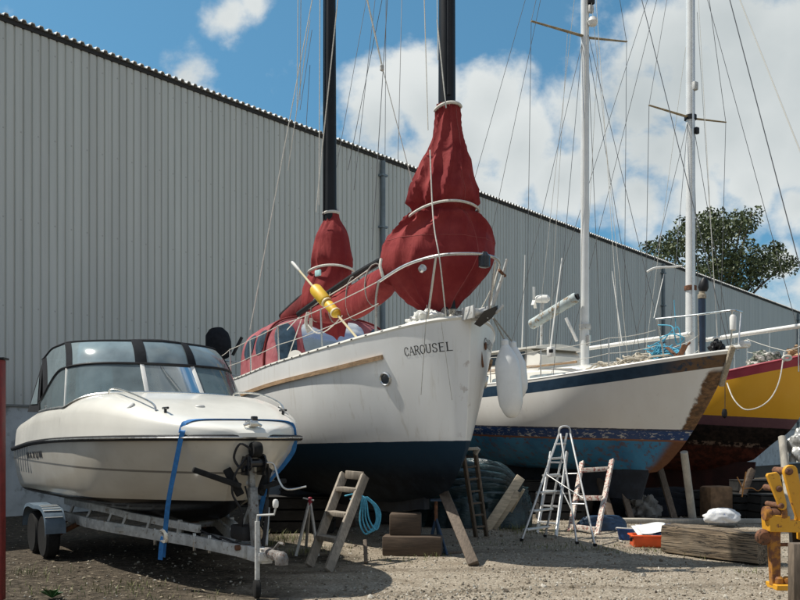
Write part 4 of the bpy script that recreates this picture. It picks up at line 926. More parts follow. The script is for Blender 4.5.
# hand brake, jockey wheel, winch post
hbk = MB(); hbk.tube([(-.42, .06, .46), (-.38, .08, .75), (-.40, .1, .98)], .02, 8); hbk.build('handbrake', M['black'], tl)
jk = MB(); jk.tube([(-.16, -.12, .10), (-.16, -.12, .78)], .026, 10); jk.box((-.16, -.07, .42), (.09, .10, .09), None, .01); jo = jk.build('jockey_leg', M['galv'], tl)
MB().lathe([(.02, -.03), (.08, -.032), (.1, -.02), (.1, .02), (.08, .032), (.02, .03)], (-.17, -.12, .10), 20, (.3, 1, 0)).build('jockey_wheel', M['rubber'], tl)
MB().tube([(-.16, -.12, .78), (-.16, -.12, .84), (-.06, .02, .85), (-.05, .03, .92)], .012, 7).build('jockey_handle', M['galv'], jo)
MB().lathe([(.0, 0), (.024, .0), (.03, .02), (.03, .06), (.02, .08), (0, .085)], (-.05, .03, .92), 10).build('handle_knob', M['white_paint'], jo)
wp = MB(); wp.beam((-0.45, 0, .45), (-0.55, 0, 1.10), .085, .085, .006, up=(1, 0, 0)); wp.beam((-0.55, 0, 1.05), (-0.6, 0, 1.36), .06, .06, .006, up=(1, 0, 0)); wp.beam((-0.95, 0, .46), (-0.53, 0, .95), .05, .05, .005); wpo = wp.build('winch_post', mat('post_iron', (.22, .22, .21), .6, metal=.2, var=.4, scale=12, c2=(.10, .06, .04), c2amt=.40), tl)
wn = MB(); wn.lathe([(.02, -.09), (.09, -.09), (.09, -.075), (.045, -.07), (.045, .07), (.09, .075), (.09, .09), (.02, .09)], (-0.47, 0, 1.36), 18, (0, 1, 0)); wn.box((-0.53, -.09, 1.33), (.2, .012, .2), None, .004); wn.box((-0.53, .09, 1.33), (.2, .012, .2), None, .004); wn.lathe([(.01, 0), (.05, 0), (.05, .02), (.01, .02)], (-0.51, .1, 1.40), 14, (0, 1, 0)); wn.lathe([(.01, 0), (.035, 0), (.035, .02), (.01, .02)], (-0.51, -.13, 1.30), 14, (0, 1, 0)); wn.build('winch', M['black_gloss'], tl)
MB().tube(smooth_path([(-0.47, .12, 1.36), (-0.45, .2, 1.34), (-0.39, .24, 1.16), (-0.33, .30, 1.08), (-0.25, .48, 1.11)], 4), .011, 7).build('winch_handle', M['steel'], tl)
MB().tube([(-0.62, 0, 1.40), (-0.67, 0, 1.48)], [.07, .07], 12).build('bow_stop', M['rubber'], tl)
MB().beam((-0.53, -.14, 1.12), (-0.63, -.62, 1.30), .08, .06, .015).build('bow_snubber', M['rubber'], tl)
MB().beam((-0.53, .1, 1.10), (-0.64, .42, 1.16), .07, .05, .012).build('bow_snubber', M['rubber'], tl)
for pts, r in [([(-.82, -.09, 1.38), (-.86, -.16, 1.46), (-.90, -.14, 1.24), (-.86, -.2, 1.15)], .012), ([(-.8, .05, 1.42), (-.83, .0, 1.52), (-.88, -.06, 1.42)], .014), ([(-.7, -.05, .48), (-.95, -.18, .55), (-1.2, -.1, .5), (-1.5, -.2, .58), (-1.8, -.1, .5)], .012), ([(-.5, .05, .5), (-.6, .16, .62), (-.75, .1, .8), (-.85, .05, 1.1)], .01), ([(-.3, .1, .46), (-.5, .2, .34), (-.8, .1, .42), (-1.1, .16, .38)], .01), ([(-1.0, -.08, .49), (-1.05, -.12, .40), (-.95, -.14, .38), (-.9, -.1, .5)], .008)]:
    MB().tube(smooth_path(pts, 5), r, 6).build('cable', M['black'], tl)
for x, y in ((-2.35, -.45), (-1.55, -.26), (-1.25, -.2)): MB().box((x, y, .45), (.03, .03, .2), None, .004).build('u_bolt', M['steel'], tl)
MB().tube([(-.62, -.16, .47), (-.62, .16, .47)], .03, 8).build('roller', M['rust'], tl)
for y in (-.11, .11): MB().beam((-.60, y, 1.02), (-.66, y * 2.2, 1.30), .05, .09, .012).build('bow_chock', M['rubber'], tl)
MB().lathe([(.02, -.05), (.075, -.05), (.085, -.02), (.085, .02), (.075, .05), (.02, .05)], (-.46, 0, 1.50), 14, (0, 1, 0)).build('bow_roller', M['rubber'], tl)
MB().box((-.70, -.02, .62), (.34, .20, .16), None, .03).build('battery_box', M['black'], tl); MB().beam((-.42, .1, .5), (-.75, .28, .86), .03, .03, .004).build('stay_bar', M['galv'], tl)
for pts in ([(-.48, -.1, 1.42), (-.52, -.2, 1.25), (-.56, -.22, 1.05), (-.55, -.12, .85), (-.6, -.1, .65)], [(-.46, .08, 1.45), (-.5, .16, 1.3), (-.6, .2, 1.0), (-.62, .12, .7)], [(-.44, -.06, 1.5), (-.47, -.17, 1.56), (-.54, -.21, 1.42), (-.52, -.15, 1.3)]): MB().tube(smooth_path(pts, 5), .013, 6).build('cable', M['black'], tl)
# ------------------------------------------------------------------ blue ratchet strap across the bow
sp = []
def sk(t): return deck_pt(.62, t, .008)
left = [Vector(p) for p in (mbt.px(161, 549, 10.25), mbt.px(168, 505, 10.0))]
arc = [deck_pt(.36, t, .010) for t in [-.97 + k * .097 for k in range(21)]]
rt = [mpos(.95, 1.5, 1, .03), mpos(1.05, 1.3, 1, .02), mpos(1.15, 1.1, 1, .03), Vector((-1.4, .42, .5))]
lf = [mbt.px(163, 557, 9.72), mbt.px(168, 505, 9.46), mbt.px(175.5, 465, 9.36), mbt.px(181, 438, 9.32), mbt.px(183, 431, 9.32)]
pts = smooth_path(lf + arc + rt, 5)
def ribbon(pts, w, th=.004, wdir=Vector((.6, .8, 0))):
    rings = []
    for i, p in enumerate(pts):
        d = (pts[min(i + 1, len(pts) - 1)] - pts[max(i - 1, 0)]).normalized(); wd = (wdir - d * wdir.dot(d)).normalized(); nn = d.cross(wd)
        rings.append([p + wd * w / 2 + nn * th, p - wd * w / 2 + nn * th, p - wd * w / 2 - nn * th, p + wd * w / 2 - nn * th])
    return MB().loft(rings)
st = thing('ratchet_strap', 'blue webbing strap pulled over the foredeck of the cream motorboat', 'strap', mbt.o, mbt.r)
ribbon(pts, .05).build('webbing', M['blue_strap'], st, smooth=60)
bk = MB(); c = lf[0].lerp(lf[1], .42); bk.box(c, (.07, .05, .15), Matrix.Rotation(.1, 3, 'X'), .008); bk.tube([c + Vector((-.045, -.03, -.06)), c + Vector((.045, -.03, -.06))], .016, 7); bk.tube([c + Vector((-.045, -.03, .05)), c + Vector((.045, -.03, .05))], .016, 7); bk.build('ratchet_buckle', M['steel'], st)
ribbon(smooth_path([lf[0].lerp(lf[1], .40) + Vector((0, -.02, 0)), lf[0].lerp(lf[1], .2) + Vector((.03, -.04, 0)), lf[0] + Vector((.06, -.05, -.02))], 5), .05).build('strap_tail', M['blue_strap'], st, smooth=60)
# ================================================================== white yacht with blue stripes
y2 = Boat('sailing_yacht', 'weathered white sloop with dark blue stripes and a teal bottom, stepladder beside it', 'sailing yacht', (5.95, 16.0), (.55, -.835))
h2 = Hull(9.2, [(0, .02), (.15, .17), (.5, .42), (1, .72), (2, 1.13), (3, 1.38), (4.5, 1.55), (6, 1.52), (9.2, 1.05)],
          [(0, 3.18), (1, 3.05), (2, 2.94), (4, 2.80), (9.2, 2.74)], [(0, .98), (.6, .92), (2, .95), (4.5, .95), (7, 1.15), (9.2, 1.6)],
          [(.9, 1.9), (1.1, 1.55), (1.4, 1.22), (1.75, .92), (2.2, .60), (2.7, .29), (3.2, 0)], bowexp=.78, pm=2.7, qm=.56, trake=.2)
def wlz(g, xyz, a, b): return g.math('MULTIPLY_ADD', xyz[0], b, g.math('SUBTRACT', xyz[2], a))
def f(g, co, xyz, uv):
    n1 = g.noise(g.mapping(co, (.7, .7, .3)), 2, 6); n2 = g.noise(co, 8, 7, .65); n3 = g.noise(g.mapping(co, (3, 3, 8)), 3, 7, .7)
    z = wlz(g, xyz, 1.76, .03)
    white = g.mix(g.ramp(n1, .35, .7), (.73, .705, .65), (.78, .765, .715)); white = g.mix(g.math('MULTIPLY', g.ramp(n2, .60, .76), .3), white, (.44, .39, .31))
    blue = g.mix(g.ramp(n2, .3, .7), (.008, .028, .055), (.016, .045, .08)); stripe = g.math('MULTIPLY', g.ramp(uv[1], .035, .042), g.ramp(uv[1], .262, .255))
    rustf = g.math('MULTIPLY', g.ramp(uv[0], 1.0, .45), g.ramp(n2, .36, .5)); stripec = g.mix(rustf, blue, g.mix(n3, (.05, .028, .014), (.20, .11, .05)))
    c = g.mix(stripe, white, stripec)
    stem = g.ramp(g.math('ADD', uv[0], g.math('MULTIPLY', g.math('SUBTRACT', n2, .5), .2)), .23, .16)
    low = g.ramp(uv[1], .22, .5); stemw = g.math('MULTIPLY', stem, g.ramp(g.math('ADD', uv[1], g.math('MULTIPLY', n1, .1)), .30, .42))
    c = g.mix(stemw, c, g.mix(g.ramp(n3, .35, .68), (.06, .030, .013), (.23, .115, .045)))
    zz = g.math('ADD', z, g.math('MULTIPLY', g.math('SUBTRACT', n2, .5), .02))
    chips = g.ramp(n3, .55, .59)
    bb = g.mix(chips, g.mix(n2, (.008, .032, .11), (.018, .065, .20)), (.48, .47, .43))
    c = g.mix(g.ramp(zz, .0, -.004), c, bb); c = g.mix(g.math('MULTIPLY', band(g, zz, -.035, .0), .7), c, (.03, .03, .04))
    c = g.mix(g.ramp(zz, -.20, -.205), c, g.mix(n3, (.15, .05, .03), (.26, .12, .06)))
    teal = g.mix(g.ramp(n1, .3, .65), (.028, .115, .23), (.06, .23, .40)); teal = g.mix(g.math('MULTIPLY', g.ramp(n2, .52, .62), .7), teal, (.14, .07, .05))
    teal = g.mix(g.ramp(uv[0], .42, .16), teal, g.mix(n3, (.10, .045, .025), (.22, .10, .05)))
    c = g.mix(g.ramp(zz, -.235, -.245), c, teal); return c, g.math('MULTIPLY_ADD', n2, .3, .3), g.ramp(zz, -.25, -.2)
M['sloop_hull'] = hull_mat('sloop_hull', f, .4, .1)
h2.mesh(80, ease=1.7).build('hull', M['sloop_hull'], y2.root, smooth=40); h2.deck(.02, 9.18).build('deck', M['white_gel'], y2.root)
kb = MB(); kb.loft([[Vector((-x, -t, 1.15)), Vector((-x - .25, -t, .42)), Vector((-x - .25, t, .42)), Vector((-x, t, 1.1))] for x, t in [(1.9, .02), (2.5, .1), (4.4, .16), (6.4, .12), (7.6, .02)]]).build('keel', M['antifoul'], y2.root)
for sd_ in (-1, 1): MB().tube([h2.rail(lerp(.02, 9.15, (i / 50) ** 1.4), sd_, .02, .02) for i in range(51)], .028, 6).build('toe_rail', M['white_paint'], y2.root)
trunk(h2, 2.9, 7.2, .55, 1.0, .34, M['white_gel'], y2.root)
def side_window(h, x0, x1, w0, w1, T0, T1, side, parent, m, hz):
    def fn(i, j):
        x = lerp(x0, x1, i); t = (x - T0) / (T1 - T0); wd = lerp(w0, w1, sstep(0, .6, t)); zz = h.zs(x) - .05
        e = .8 * (1 - abs(2 * i - 1) ** 6 * .3); k = .5 + (j - .5) * e; return Vector((-x, side * (wd * lerp(1.0, .93, k * .8 + .1) + .008), zz + hz * .86 * lerp(.28, .84, k) + .02))
    MB().grid(fn, 14, 4).build('cabin_window', m, parent, smooth=60)
M['smoke_window'] = mat('smoke_window', (.20, .24, .26), .2, var=.3, scale=6)
for sd_ in (-1, 1):
    for a, b_ in ((3.5, 4.5), (4.8, 5.6)): side_window(h2, a, b_, .55, 1.0, 2.9, 7.2, sd_, y2.root, M['smoke_window'], .34)
    MB().beam((-3.3, sd_ * .62, 3.20), (-6.3, sd_ * .88, 3.16), .04, .05, .01).build('grab_rail', M['teak'], y2.root)
# companion dodger, hatch
MB().loft([[Vector((-x, y, z)) for y, z in [(-.8 * k, 3.1), (-.72 * k, 3.1 + .38 * hh), (0, 3.1 + .46 * hh), (.72 * k, 3.1 + .38 * hh), (.8 * k, 3.1)]] for x, k, hh in [(6.0, .95, .25), (6.4, 1, .9), (7.1, 1, 1)]], closed=False).build('dodger', M['white_sheet'], y2.root)
dgh = MB(); dgh.loft([[Vector((-x, y * k, z)) for y, z in [(-.80, 3.1), (-.72, zt), (.72, zt), (.80, 3.1)]] for x, k, zt in [(4.35, .9, 3.42), (4.7, .95, 3.60), (6.3, 1, 3.60), (6.35, 1, 3.58)]]); dho = dgh.build('doghouse', M['white_gel'], y2.root)
for sd_ in (-1, 1): MB().grid(lambda i, j: Vector((-lerp(4.75, 6.2, i), sd_ * (lerp(.80, .72, lerp(.38, .86, j)) + .006), lerp(3.1, 3.60, lerp(.38, .86, j)))), 8, 2).build('window', M['dark_glass'], dho)
MB().loft([[Vector((-x, y * k, z + .03 * (1 - abs(y)))) for y, z in [(-.82, 3.61), (-.4, 3.66), (0, 3.67), (.4, 3.66), (.82, 3.61), (.82, 3.57), (-.82, 3.57)]] for x, k in [(4.45, .85), (4.6, .93), (6.5, 1)]]).build('roof', M['white_gel'], dho)
M['mast_white'] = mat('mast_white', (.70, .71, .70), .35, var=.06, scale=3, metal=.05)
S2 = 3.69
m2 = mast(y2, S2, 0, 3.1, 15.5, .092, .085, M['mast_white'])
MB().lathe([(.10, -.05), (.13, -.05), (.13, .05), (.10, .05)], (-S2, 0, 4.0), 16).build('mast_collar', M['galv'], m2)
MB().lathe([(.0, -.12), (.05, -.1), (.06, .1), (.0, .12)], (-S2 + .13, -.03, 3.7), 10).build('winch', M['steel'], m2)
M['spreader_wood'] = mat('spreader_wood', (.28, .22, .13), .6, var=.3, scale=10)
ZP = 10.15
for sd_ in (-1, 1): MB().tube([(-S2, sd_ * .08, ZP), (-S2 - .12, sd_ * 1.4, ZP + (.02 if sd_ < 0 else .28))], [.045, .03], 8, flat=.5).build('spreader', M['spreader_wood'], m2)
MB().lathe([(0, -.11), (.08, -.08), (.11, 0), (.08, .08), (0, .11)], (-S2 + .17, .06, ZP + .27), 14).build('radar_reflector', M['white_paint'], m2)
MB().box((-S2 + .13, .05, ZP + .75), (.10, .16, .2), None, .03).build('steaming_lamp', M['black'], m2); MB().box((-S2 + .12, .05, ZP + .55), (.08, .12, .16), None, .02).build('deck_lamp', M['galv'], m2)
W_ = M['wire']; wr = .0062
for sd_ in (-1, 1):
    ch = h2.rail(S2 + .1, sd_, .06, .02); tip = Vector((-S2 - .12, sd_ * 1.4, ZP + (.02 if sd_ < 0 else .28))); top = Vector((-S2, sd_ * .05, 15.3))
    stay(y2, 'shroud', ch, tip, wr, W_); stay(y2, 'shroud', tip, top, wr, W_)
    stay(y2, 'lower_shroud', h2.rail(S2 + .8, sd_, .06, .02), (-S2, sd_ * .08, ZP - .15), wr, W_); stay(y2, 'lower_shroud', h2.rail(S2 - .6, sd_, .06, .02), (-S2, sd_ * .08, ZP - .15), wr, W_)
    stay(y2, 'backstay', Vector((-9.1, sd_ * .7, 2.8)), (-S2, 0, 15.4), wr, W_)
    stay(y2, 'topping_lift', Vector((-S2 - .05, sd_ * .45, ZP + .05)), Vector((-S2 - .6, sd_ * .5, 3.2)), .005, M['white_rope'])
stay(y2, 'forestay', Vector((-.12, 0, 3.25)), (-S2 + .1, 0, 15.4), .008, W_); stay(y2, 'inner_forestay', Vector((-1.5, 0, 3.1)), (-S2 + .1, 0, ZP), .006, W_)
for i, (dx, dy, x, y) in enumerate([(.12, .05, .14, -.3), (.13, -.05, 1.7, -.75), (-.1, .02, -1.4, -.2), (.1, .0, .9, .35)]): stay(y2, 'halyard', Vector((-S2 + dx, dy, 14.5 - i)), Vector((-S2 + x, y, 3.1)), .0055, M['white_rope'])
# boom stump under its cover, vang, aerials, wind generator
M['boom_cover'] = mat('boom_cover', (.40, .46, .46), .7, var=.15, scale=5, c2=(.26, .18, .10), c2amt=.43)
bm_ = MB(); A, Bq = y2.px(531, 325, 19.8), y2.px(577, 297, 18.9); ax = (Bq - A).normalized(); L_ = (Bq - A).length
bm_.lathe([(.0, 0), (.09, .0), (.115, .03), (.115, L_ * .97), (.095, L_), (.07, L_), (.07, L_ - .1), (0, L_ - .1)], A, 18, ax); bo = bm_.build('boom', M['boom_cover'], y2.root)
MB().beam(Bq - ax * .02, Bq + ax * .05, .05, .12, .01).build('gooseneck', M['black'], bo)
MB().tube([y2.px(566, 318, 19), y2.px(577, 341, 18.9)], .035, 8).build('kicker', M['white_paint'], y2.root)
for a, b_, r in [((525, 255, 20.5), (522, 348, 20.5), .016), ((562, 258, 18.4), (550, 352, 18.0), .02), ((612, 271, 18.4), (622, 343, 18.0), .013)]: MB().tube([y2.px(*a), y2.px(*b_)], [r * .6, r], 6).build('aerial', M['white_paint'], y2.root)
wg = MB(); wg.tube([y2.px(541, 350, 20.5), y2.px(542, 312, 20.5), y2.px(543, 303, 20.5)], .03, 8); wgo = wg.build('wind_generator_pole', M['galv'], y2.root)
c = y2.px(543, 299, 20.5); MB().lathe([(.03, -.2), (.08, -.14), (.10, 0), (.09, .1), (.03, .16)], c, 14, y2.inv.to_3x3() @ Vector((1, -.25, 0))).build('generator_body', M['white_paint'], wgo)
for ang in (0, 2.1, 4.2):
    hb_ = y2.px(534, 300, 20.4); dirw = Vector((.25 * math.sin(ang), .9 * math.sin(ang), math.cos(ang))); MB().beam(hb_, hb_ + y2.inv.to_3x3() @ (dirw * .30), .07, .012, .003).build('blade', M['white_paint'], wgo)
MB().box(y2.px(551, 352, 17.9), (.14, .12, .2), None, .02).build('instrument_box', M['white_paint'], y2.root); MB().box(y2.px(551, 351, 17.75), (.07, .06, .07), None, .01).build('instrument_face', M['black'], y2.root)
# pulpit and guard wires
pl2 = MB().tube(smooth_path([y2.px(656, 319, 17.0), y2.px(695, 315, 16.4), y2.px(730, 310.5, 15.8), y2.px(737, 311, 15.9), y2.px(742, 312, 16.4)], 5), .018, 8).build('pulpit', M['steel'], y2.root)
for a, b_ in [((732, 311, 15.85), (731, 352, 15.95)), ((698, 315, 16.3), (699, 354, 16.5)), ((657, 319, 17.0), (664, 357, 17.1)), ((741, 312, 16.4), (738, 350, 16.1))]: MB().tube([y2.px(*a), y2.px(*b_)], .016, 7).build('pulpit_leg', M['steel'], pl2)
MB().lathe([(.03, -.12), (.055, -.1), (.06, .12), (.04, .16), (.0, .17)], y2.px(733, 324, 15.8), 12).build('bow_lamp', M['white_paint'], pl2)
sx = [1.9, 3.4, 4.9, 6.5]
for sd_ in (-1, 1):
    for x in sx: p = h2.rail(x, sd_, .06); MB().tube([p, p + Vector((0, 0, .6))], .013, 6).build('stanchion', M['steel'], y2.root)
    for hz in (.59, .3):
        pts = [Vector((-1.25, sd_ * .62, 3.05 + hz))] + [h2.rail(x, sd_, .06) + Vector((0, 0, hz)) for x in sx] + [h2.rail(8.8, sd_, .06) + Vector((0, 0, hz))]; out = []
        for a, b_ in zip(pts[:-1], pts[1:]): out += sag(a, b_, .03, 5)
        MB().tube(out, .0065, 5).build('guard_wire', M['white_rope'], y2.root)
# bow timber, roller, mooring tail
MB().beam(y2.px(733, 346, 15.9), y2.px(721, 386, 16.3), .10, .07, .015).build('bow_plank', M['plank_wood'], y2.root)
br = MB(); p = Vector((.06, 0, 3.25)); br.box(p, (.36, .2, .05), None, .01); br.lathe([(.03, -.1), (.06, -.09), (.04, 0), (.06, .09), (.03, .1)], p + Vector((.15, 0, .04)), 12, (0, 1, 0)); br.build('bow_roller', M['white_paint'], y2.root)
MB().tube(smooth_path([(.02, .02, 3.26), (.16, .1, 3.36), (.22, .06, 3.3)], 4), .012, 6).build('mooring_tail', M['white_rope'], y2.root)
crumple('coil_heap', 'small dark heap of cable beside the bow roller of the blue striped sloop', 'cable', y2.W((-.35, -.02, 3.14)), .16, .12, .16, M['black'], 8.2, .6, 1)
# rope heap and blue line on the foredeck
hp = thing('rope_heap', 'heaped pale weathered rope on the foredeck of the blue striped sloop', 'rope', y2.W((-2.1, -.15, 2.98)), y2.r)
rg = random.Random(5)
M['old_rope'] = mat('old_rope', (.42, .38, .31), .9, var=.3, scale=30)
for k in range(34):
    cx, cy = rg.gauss(0, .42), rg.gauss(0, .22); r0 = rg.uniform(.1, .24); zz = .04 + .26 * math.exp(-(cx * cx / .25 + cy * cy / .1)) * rg.random(); tx, ty = rg.uniform(-.5, .5), rg.uniform(-.5, .5)
    MB().tube([Vector((cx + r0 * 1.3 * math.cos(a), cy + r0 * .8 * math.sin(a), max(.02, zz + tx * r0 * math.cos(a) + ty * r0 * math.sin(a) + .02 * math.sin(3 * a + k)))) for a in [i * math.pi / 9 for i in range(18)]], .02, 6, closed=True).build('rope_turn', M['old_rope'], hp)
br_ = thing('rope_tangle', 'tangled light blue rope draped over the foredeck rail of the blue striped sloop', 'rope', y2.W((-1.75, .1, 3.1)), y2.r)
for k in range(12):
    pts = [Vector((rg.gauss(0, .24), rg.gauss(0, .14), abs(rg.gauss(.22, .12)) + .02)) for _ in range(5)]; MB().tube(smooth_path(pts, 6), .013, 5).build('rope_strand', M['blue_rope'], br_)
q = loc(br_)
MB().tube(smooth_path([q(658, 325, 16.9), q(671, 326, 16.7), q(674, 332, 16.6), q(677, 344, 16.6), q(684, 338, 16.5), q(672, 334, 16.6), q(660, 338, 16.8)], 5), .013, 5).build('rope_strand', M['blue_rope'], br_)
MB().tube(smooth_path([q(674, 300, 16.8), q(676, 330, 16.7)], 3), .008, 5).build('rope_strand', M['blue_rope'], br_)
fa = MB(); p = Vector((-1.05, -.12, 3.08)); fa.beam(p, p + Vector((-.45, .1, .30)), .07, .03, .006); fa.beam(p + Vector((-.1, 0, .02)), p + Vector((.15, -.1, .28)), .12, .02, .004); fa.tube([p + Vector((-.2, .05, .1)), p + Vector((.1, .1, .34))], .02, 7)
ao = thing('anchor', 'brown rusty anchor lying on the foredeck of the blue striped sloop', 'anchor', y2.o, y2.r); fa.build('body', M['rust'], ao); MB().tube([p + Vector((-.2, .05, .03)), p + Vector((-.6, .15, .05))], .018, 6).build('chain', M['rust'], ao)
bk2 = MB(); bk2.tube([y2.px(654, 318, 17.3), y2.px(664, 274, 17.6)], .008, 6); bk2.tube(smooth_path([y2.px(682, 266, 17.6), y2.px(672, 267, 17.6), y2.px(655, 268, 17.6), y2.px(647, 272, 17.6)], 4), .022, 7); bk2.build('radar_bracket', M['white_paint'], y2.root)
# ================================================================== yellow yacht
y3 = Boat('sailing_yacht', 'yellow sailing yacht with red gunwale and black bottom at the right edge of the yard', 'sailing yacht', (9.0, 19.0), (.55, -.835))
h3 = Hull(9.0, [(0, .02), (.15, .18), (.5, .45), (1, .76), (2, 1.15), (3, 1.38), (4.5, 1.5), (6.5, 1.42), (9, 1.0)],
          [(0, 3.44), (1, 3.22), (2, 3.04), (4, 2.9), (9, 2.85)], [(0, 1.15), (.8, .90), (2, .82), (4.5, .9), (7, 1.2), (9, 1.6)],
          [(.9, 2.1), (1.15, 1.75), (1.6, 1.15), (1.77, .88), (2.2, .55), (2.8, .25), (3.45, 0)], bowexp=.55, pm=2.7, qm=.5, trake=.2, blend=.25)
def f(g, co, xyz, uv):
    n1 = g.noise(g.mapping(co, (.7, .7, .3)), 2, 6); n2 = g.noise(co, 8, 7, .65)
    z = wlz(g, xyz, 2.00, .075); y = g.mix(g.ramp(n1, .3, .7), (.84, .405, .02), (.88, .45, .03)); y = g.mix(g.math('MULTIPLY', g.ramp(n2, .62, .76), .35), y, (.36, .17, .02))
    c = g.mix(g.ramp(uv[1], .185, .18), y, g.mix(g.ramp(n1, .3, .7), (.30, .025, .05), (.42, .045, .075))); zz = g.math('ADD', z, g.math('MULTIPLY', g.math('SUBTRACT', n2, .5), .015))
    c = g.mix(g.ramp(zz, .0, -.004), c, g.mix(n2, (.10, .045, .06), (.19, .09, .10))); c = g.mix(g.ramp(zz, -.22, -.225), c, g.mix(g.ramp(n2, .35, .7), (.012, .010, .010), (.04, .028, .024)))
    c = g.mix(g.math('MULTIPLY', g.ramp(zz, -.62, -.8), .9), c, g.mix(g.ramp(n2, .4, .6), (.05, .016, .012), (.13, .035, .022))); c = g.mix(g.math('MULTIPLY', band(g, zz, -.70, -.60, .02), g.ramp(n2, .48, .56)), c, (.24, .17, .13)); return c, .45, g.ramp(zz, -.25, -.2)
M['yellow_hull'] = hull_mat('yellow_hull', f, .35, .2)
h3.mesh(70, ease=1.7).build('hull', M['yellow_hull'], y3.root, smooth=40); h3.deck(.02, 8.98).build('deck', M['deck_cream'], y3.root)
kb = MB(); kb.loft([[Vector((-x, -t, 1.1)), Vector((-x - .1, -t, .30)), Vector((-x - .1, t, .30)), Vector((-x, t, 1.1))] for x, t in [(1.7, .02), (2.4, .1), (4.4, .16), (6.4, .12), (7.8, .02)]]).build('keel', mat('keel_dark', (.045, .014, .012), .85, var=.4), y3.root)
M['gunwale_red'] = mat('gunwale_red', (.36, .03, .055), .5, var=.15, scale=6)
for sd_ in (-1, 1): MB().tube([h3.rail(lerp(.02, 8.95, (i / 50) ** 1.4), sd_, .01, .02) for i in range(51)], .03, 6).build('toe_rail', M['gunwale_red'], y3.root)
trunk(h3, 2.7, 7.0, .5, .95, .36, M['white_gel'], y3.root)
S3 = 3.5; m3 = mast(y3, S3, 0, 3.2, 15.8, .118, .10, M['mast_white'])
MB().tube([(-S3 + .12, -.06, 4.2), (-S3 + .125, -.06, 15)], .028, 6).build('furling_track', M['steel'], m3)
Z3 = 9.45
for sd_ in (-1, 1): MB().tube([(-S3, sd_ * .1, Z3), (-S3 - .05, sd_ * 1.42, Z3 + (.03 if sd_ < 0 else .18))], [.045, .03], 8, flat=.5).build('spreader', M['spreader_wood'], m3)
MB().lathe([(.115, -.06), (.15, -.05), (.15, .05), (.115, .06)], (-S3, 0, Z3), 14).build('spreader_collar', M['black'], m3)
MB().box((-S3 + .15, -.02, Z3 + .72), (.10, .14, .2), None, .02).build('steaming_lamp', M['galv'], m3); MB().box((-S3 + .15, .04, Z3 - .35), (.09, .12, .16), None, .02).build('deck_lamp', M['black'], m3)
MB().lathe([(.12, -.06), (.15, -.05), (.15, .05), (.12, .06)], (-S3, 0, 5.3), 14).build('mast_collar', M['rust'], m3)
for sd_ in (-1, 1):
    ch = h3.rail(S3 + .1, sd_, .06, .02); tip = Vector((-S3 - .05, sd_ * 1.42, Z3 + (.03 if sd_ < 0 else .18))); stay(y3, 'shroud', ch, tip, .007, W_); stay(y3, 'shroud', tip, (-S3, sd_ * .05, 15.5), .007, W_)
    for dx in (-.5, .7): stay(y3, 'lower_shroud', h3.rail(S3 + dx, sd_, .06, .02), (-S3, sd_ * .1, Z3 - .12), .007, W_)
    stay(y3, 'backstay', Vector((-8.9, sd_ * .7, 2.9)), (-S3, 0, 15.6), .007, W_)
stay(y3, 'forestay', Vector((-.1, 0, 3.5)), (-S3 + .1, 0, 15.6), .012, W_); stay(y3, 'forestay', Vector((-.5, 0, 3.45)), (-S3 + .1, 0, 13.5), .007, W_)
stay(y3, 'halyard', y3.px(736, -10, 20.5), y3.px(803, 158, 19.5), .017, M['white_gel'])
for i, (x, y) in enumerate([(1.2, -.5), (-1.2, -.35), (.4, .6)]): stay(y3, 'halyard', Vector((-S3 + .12, .05 * i, 14 - i)), Vector((-S3 + x, y, 3.2)), .006, M['white_rope'])
bo = MB(); A, Bq = y3.px(689, 334, 21.75), y3.px(588, 348.5, 24.6); bo.tube([A, Bq], .055, 12); bo.build('boom', M['white_paint'], y3.root); MB().tube([A + (A - Bq) * .02, A], .05, 8).build('gooseneck', M['galv'], m3)
MB().tube([y3.px(705, 340, 21.2), y3.px(822, 322.5, 18.6)], .05, 12).build('spinnaker_pole', M['white_paint'], y3.root)
for t in (.25, .55, .8):
    a = y3.px(lerp(705, 822, t), lerp(340, 322.5, t), lerp(21.2, 18.6, t)); MB().tube([Vector((a.x, a.y, 3.05)), a], .014, 6).build('pole_crutch', M['steel'], y3.root)
fp = MB(); fp.tube([y3.px(702, 352, 20.9), y3.px(702, 299, 20.9)], .085, 14); fpo = fp.build('flue_pipe', mat('flue_blue', (.015, .03, .06), .4, var=.2), y3.root)
MB().lathe([(.09, -.06), (.10, -.05), (.10, .03), (.07, .05), (.07, .1)], y3.px(702, 296, 20.9), 14).build('collar', M['plank_wood'], fpo)
MB().lathe([(.09, 0), (.12, .08), (.10, .22), (.05, .3), (.0, .32)], y3.px(703, 291, 20.9), 14, (.1, .05, 1)).build('cap', M['black'], fpo)
for a, b_ in [((747, 338, 20.2), (747, 366, 20.2)), ((785, 351, 19.2), (784, 362, 19.2))]: MB().tube([y3.px(*a), y3.px(*b_)], .016, 6).build('stanchion', M['steel'], y3.root)
for a, b_ in [((747, 339, 20.2), (786, 351, 19.2)), ((747, 352, 20.2), (770, 354, 19.6)), ((786, 351, 19.2), (815, 340, 18.8)), ((747, 339, 20.2), (715, 350, 21.4))]: stay(y3, 'guard_wire', y3.px(*a), y3.px(*b_), .008, M['white_rope'], .02)
y3.line('mooring_line', smooth_path([y3.px(727, 383, 19.6), y3.px(733, 398, 19.3), y3.px(742, 408, 19.1), y3.px(751, 409.5, 19.0), y3.px(763, 405, 18.9), y3.px(773, 395, 18.9), y3.px(780, 378, 18.95), y3.px(784, 352, 19.1)], 5), .013, M['white_rope'])
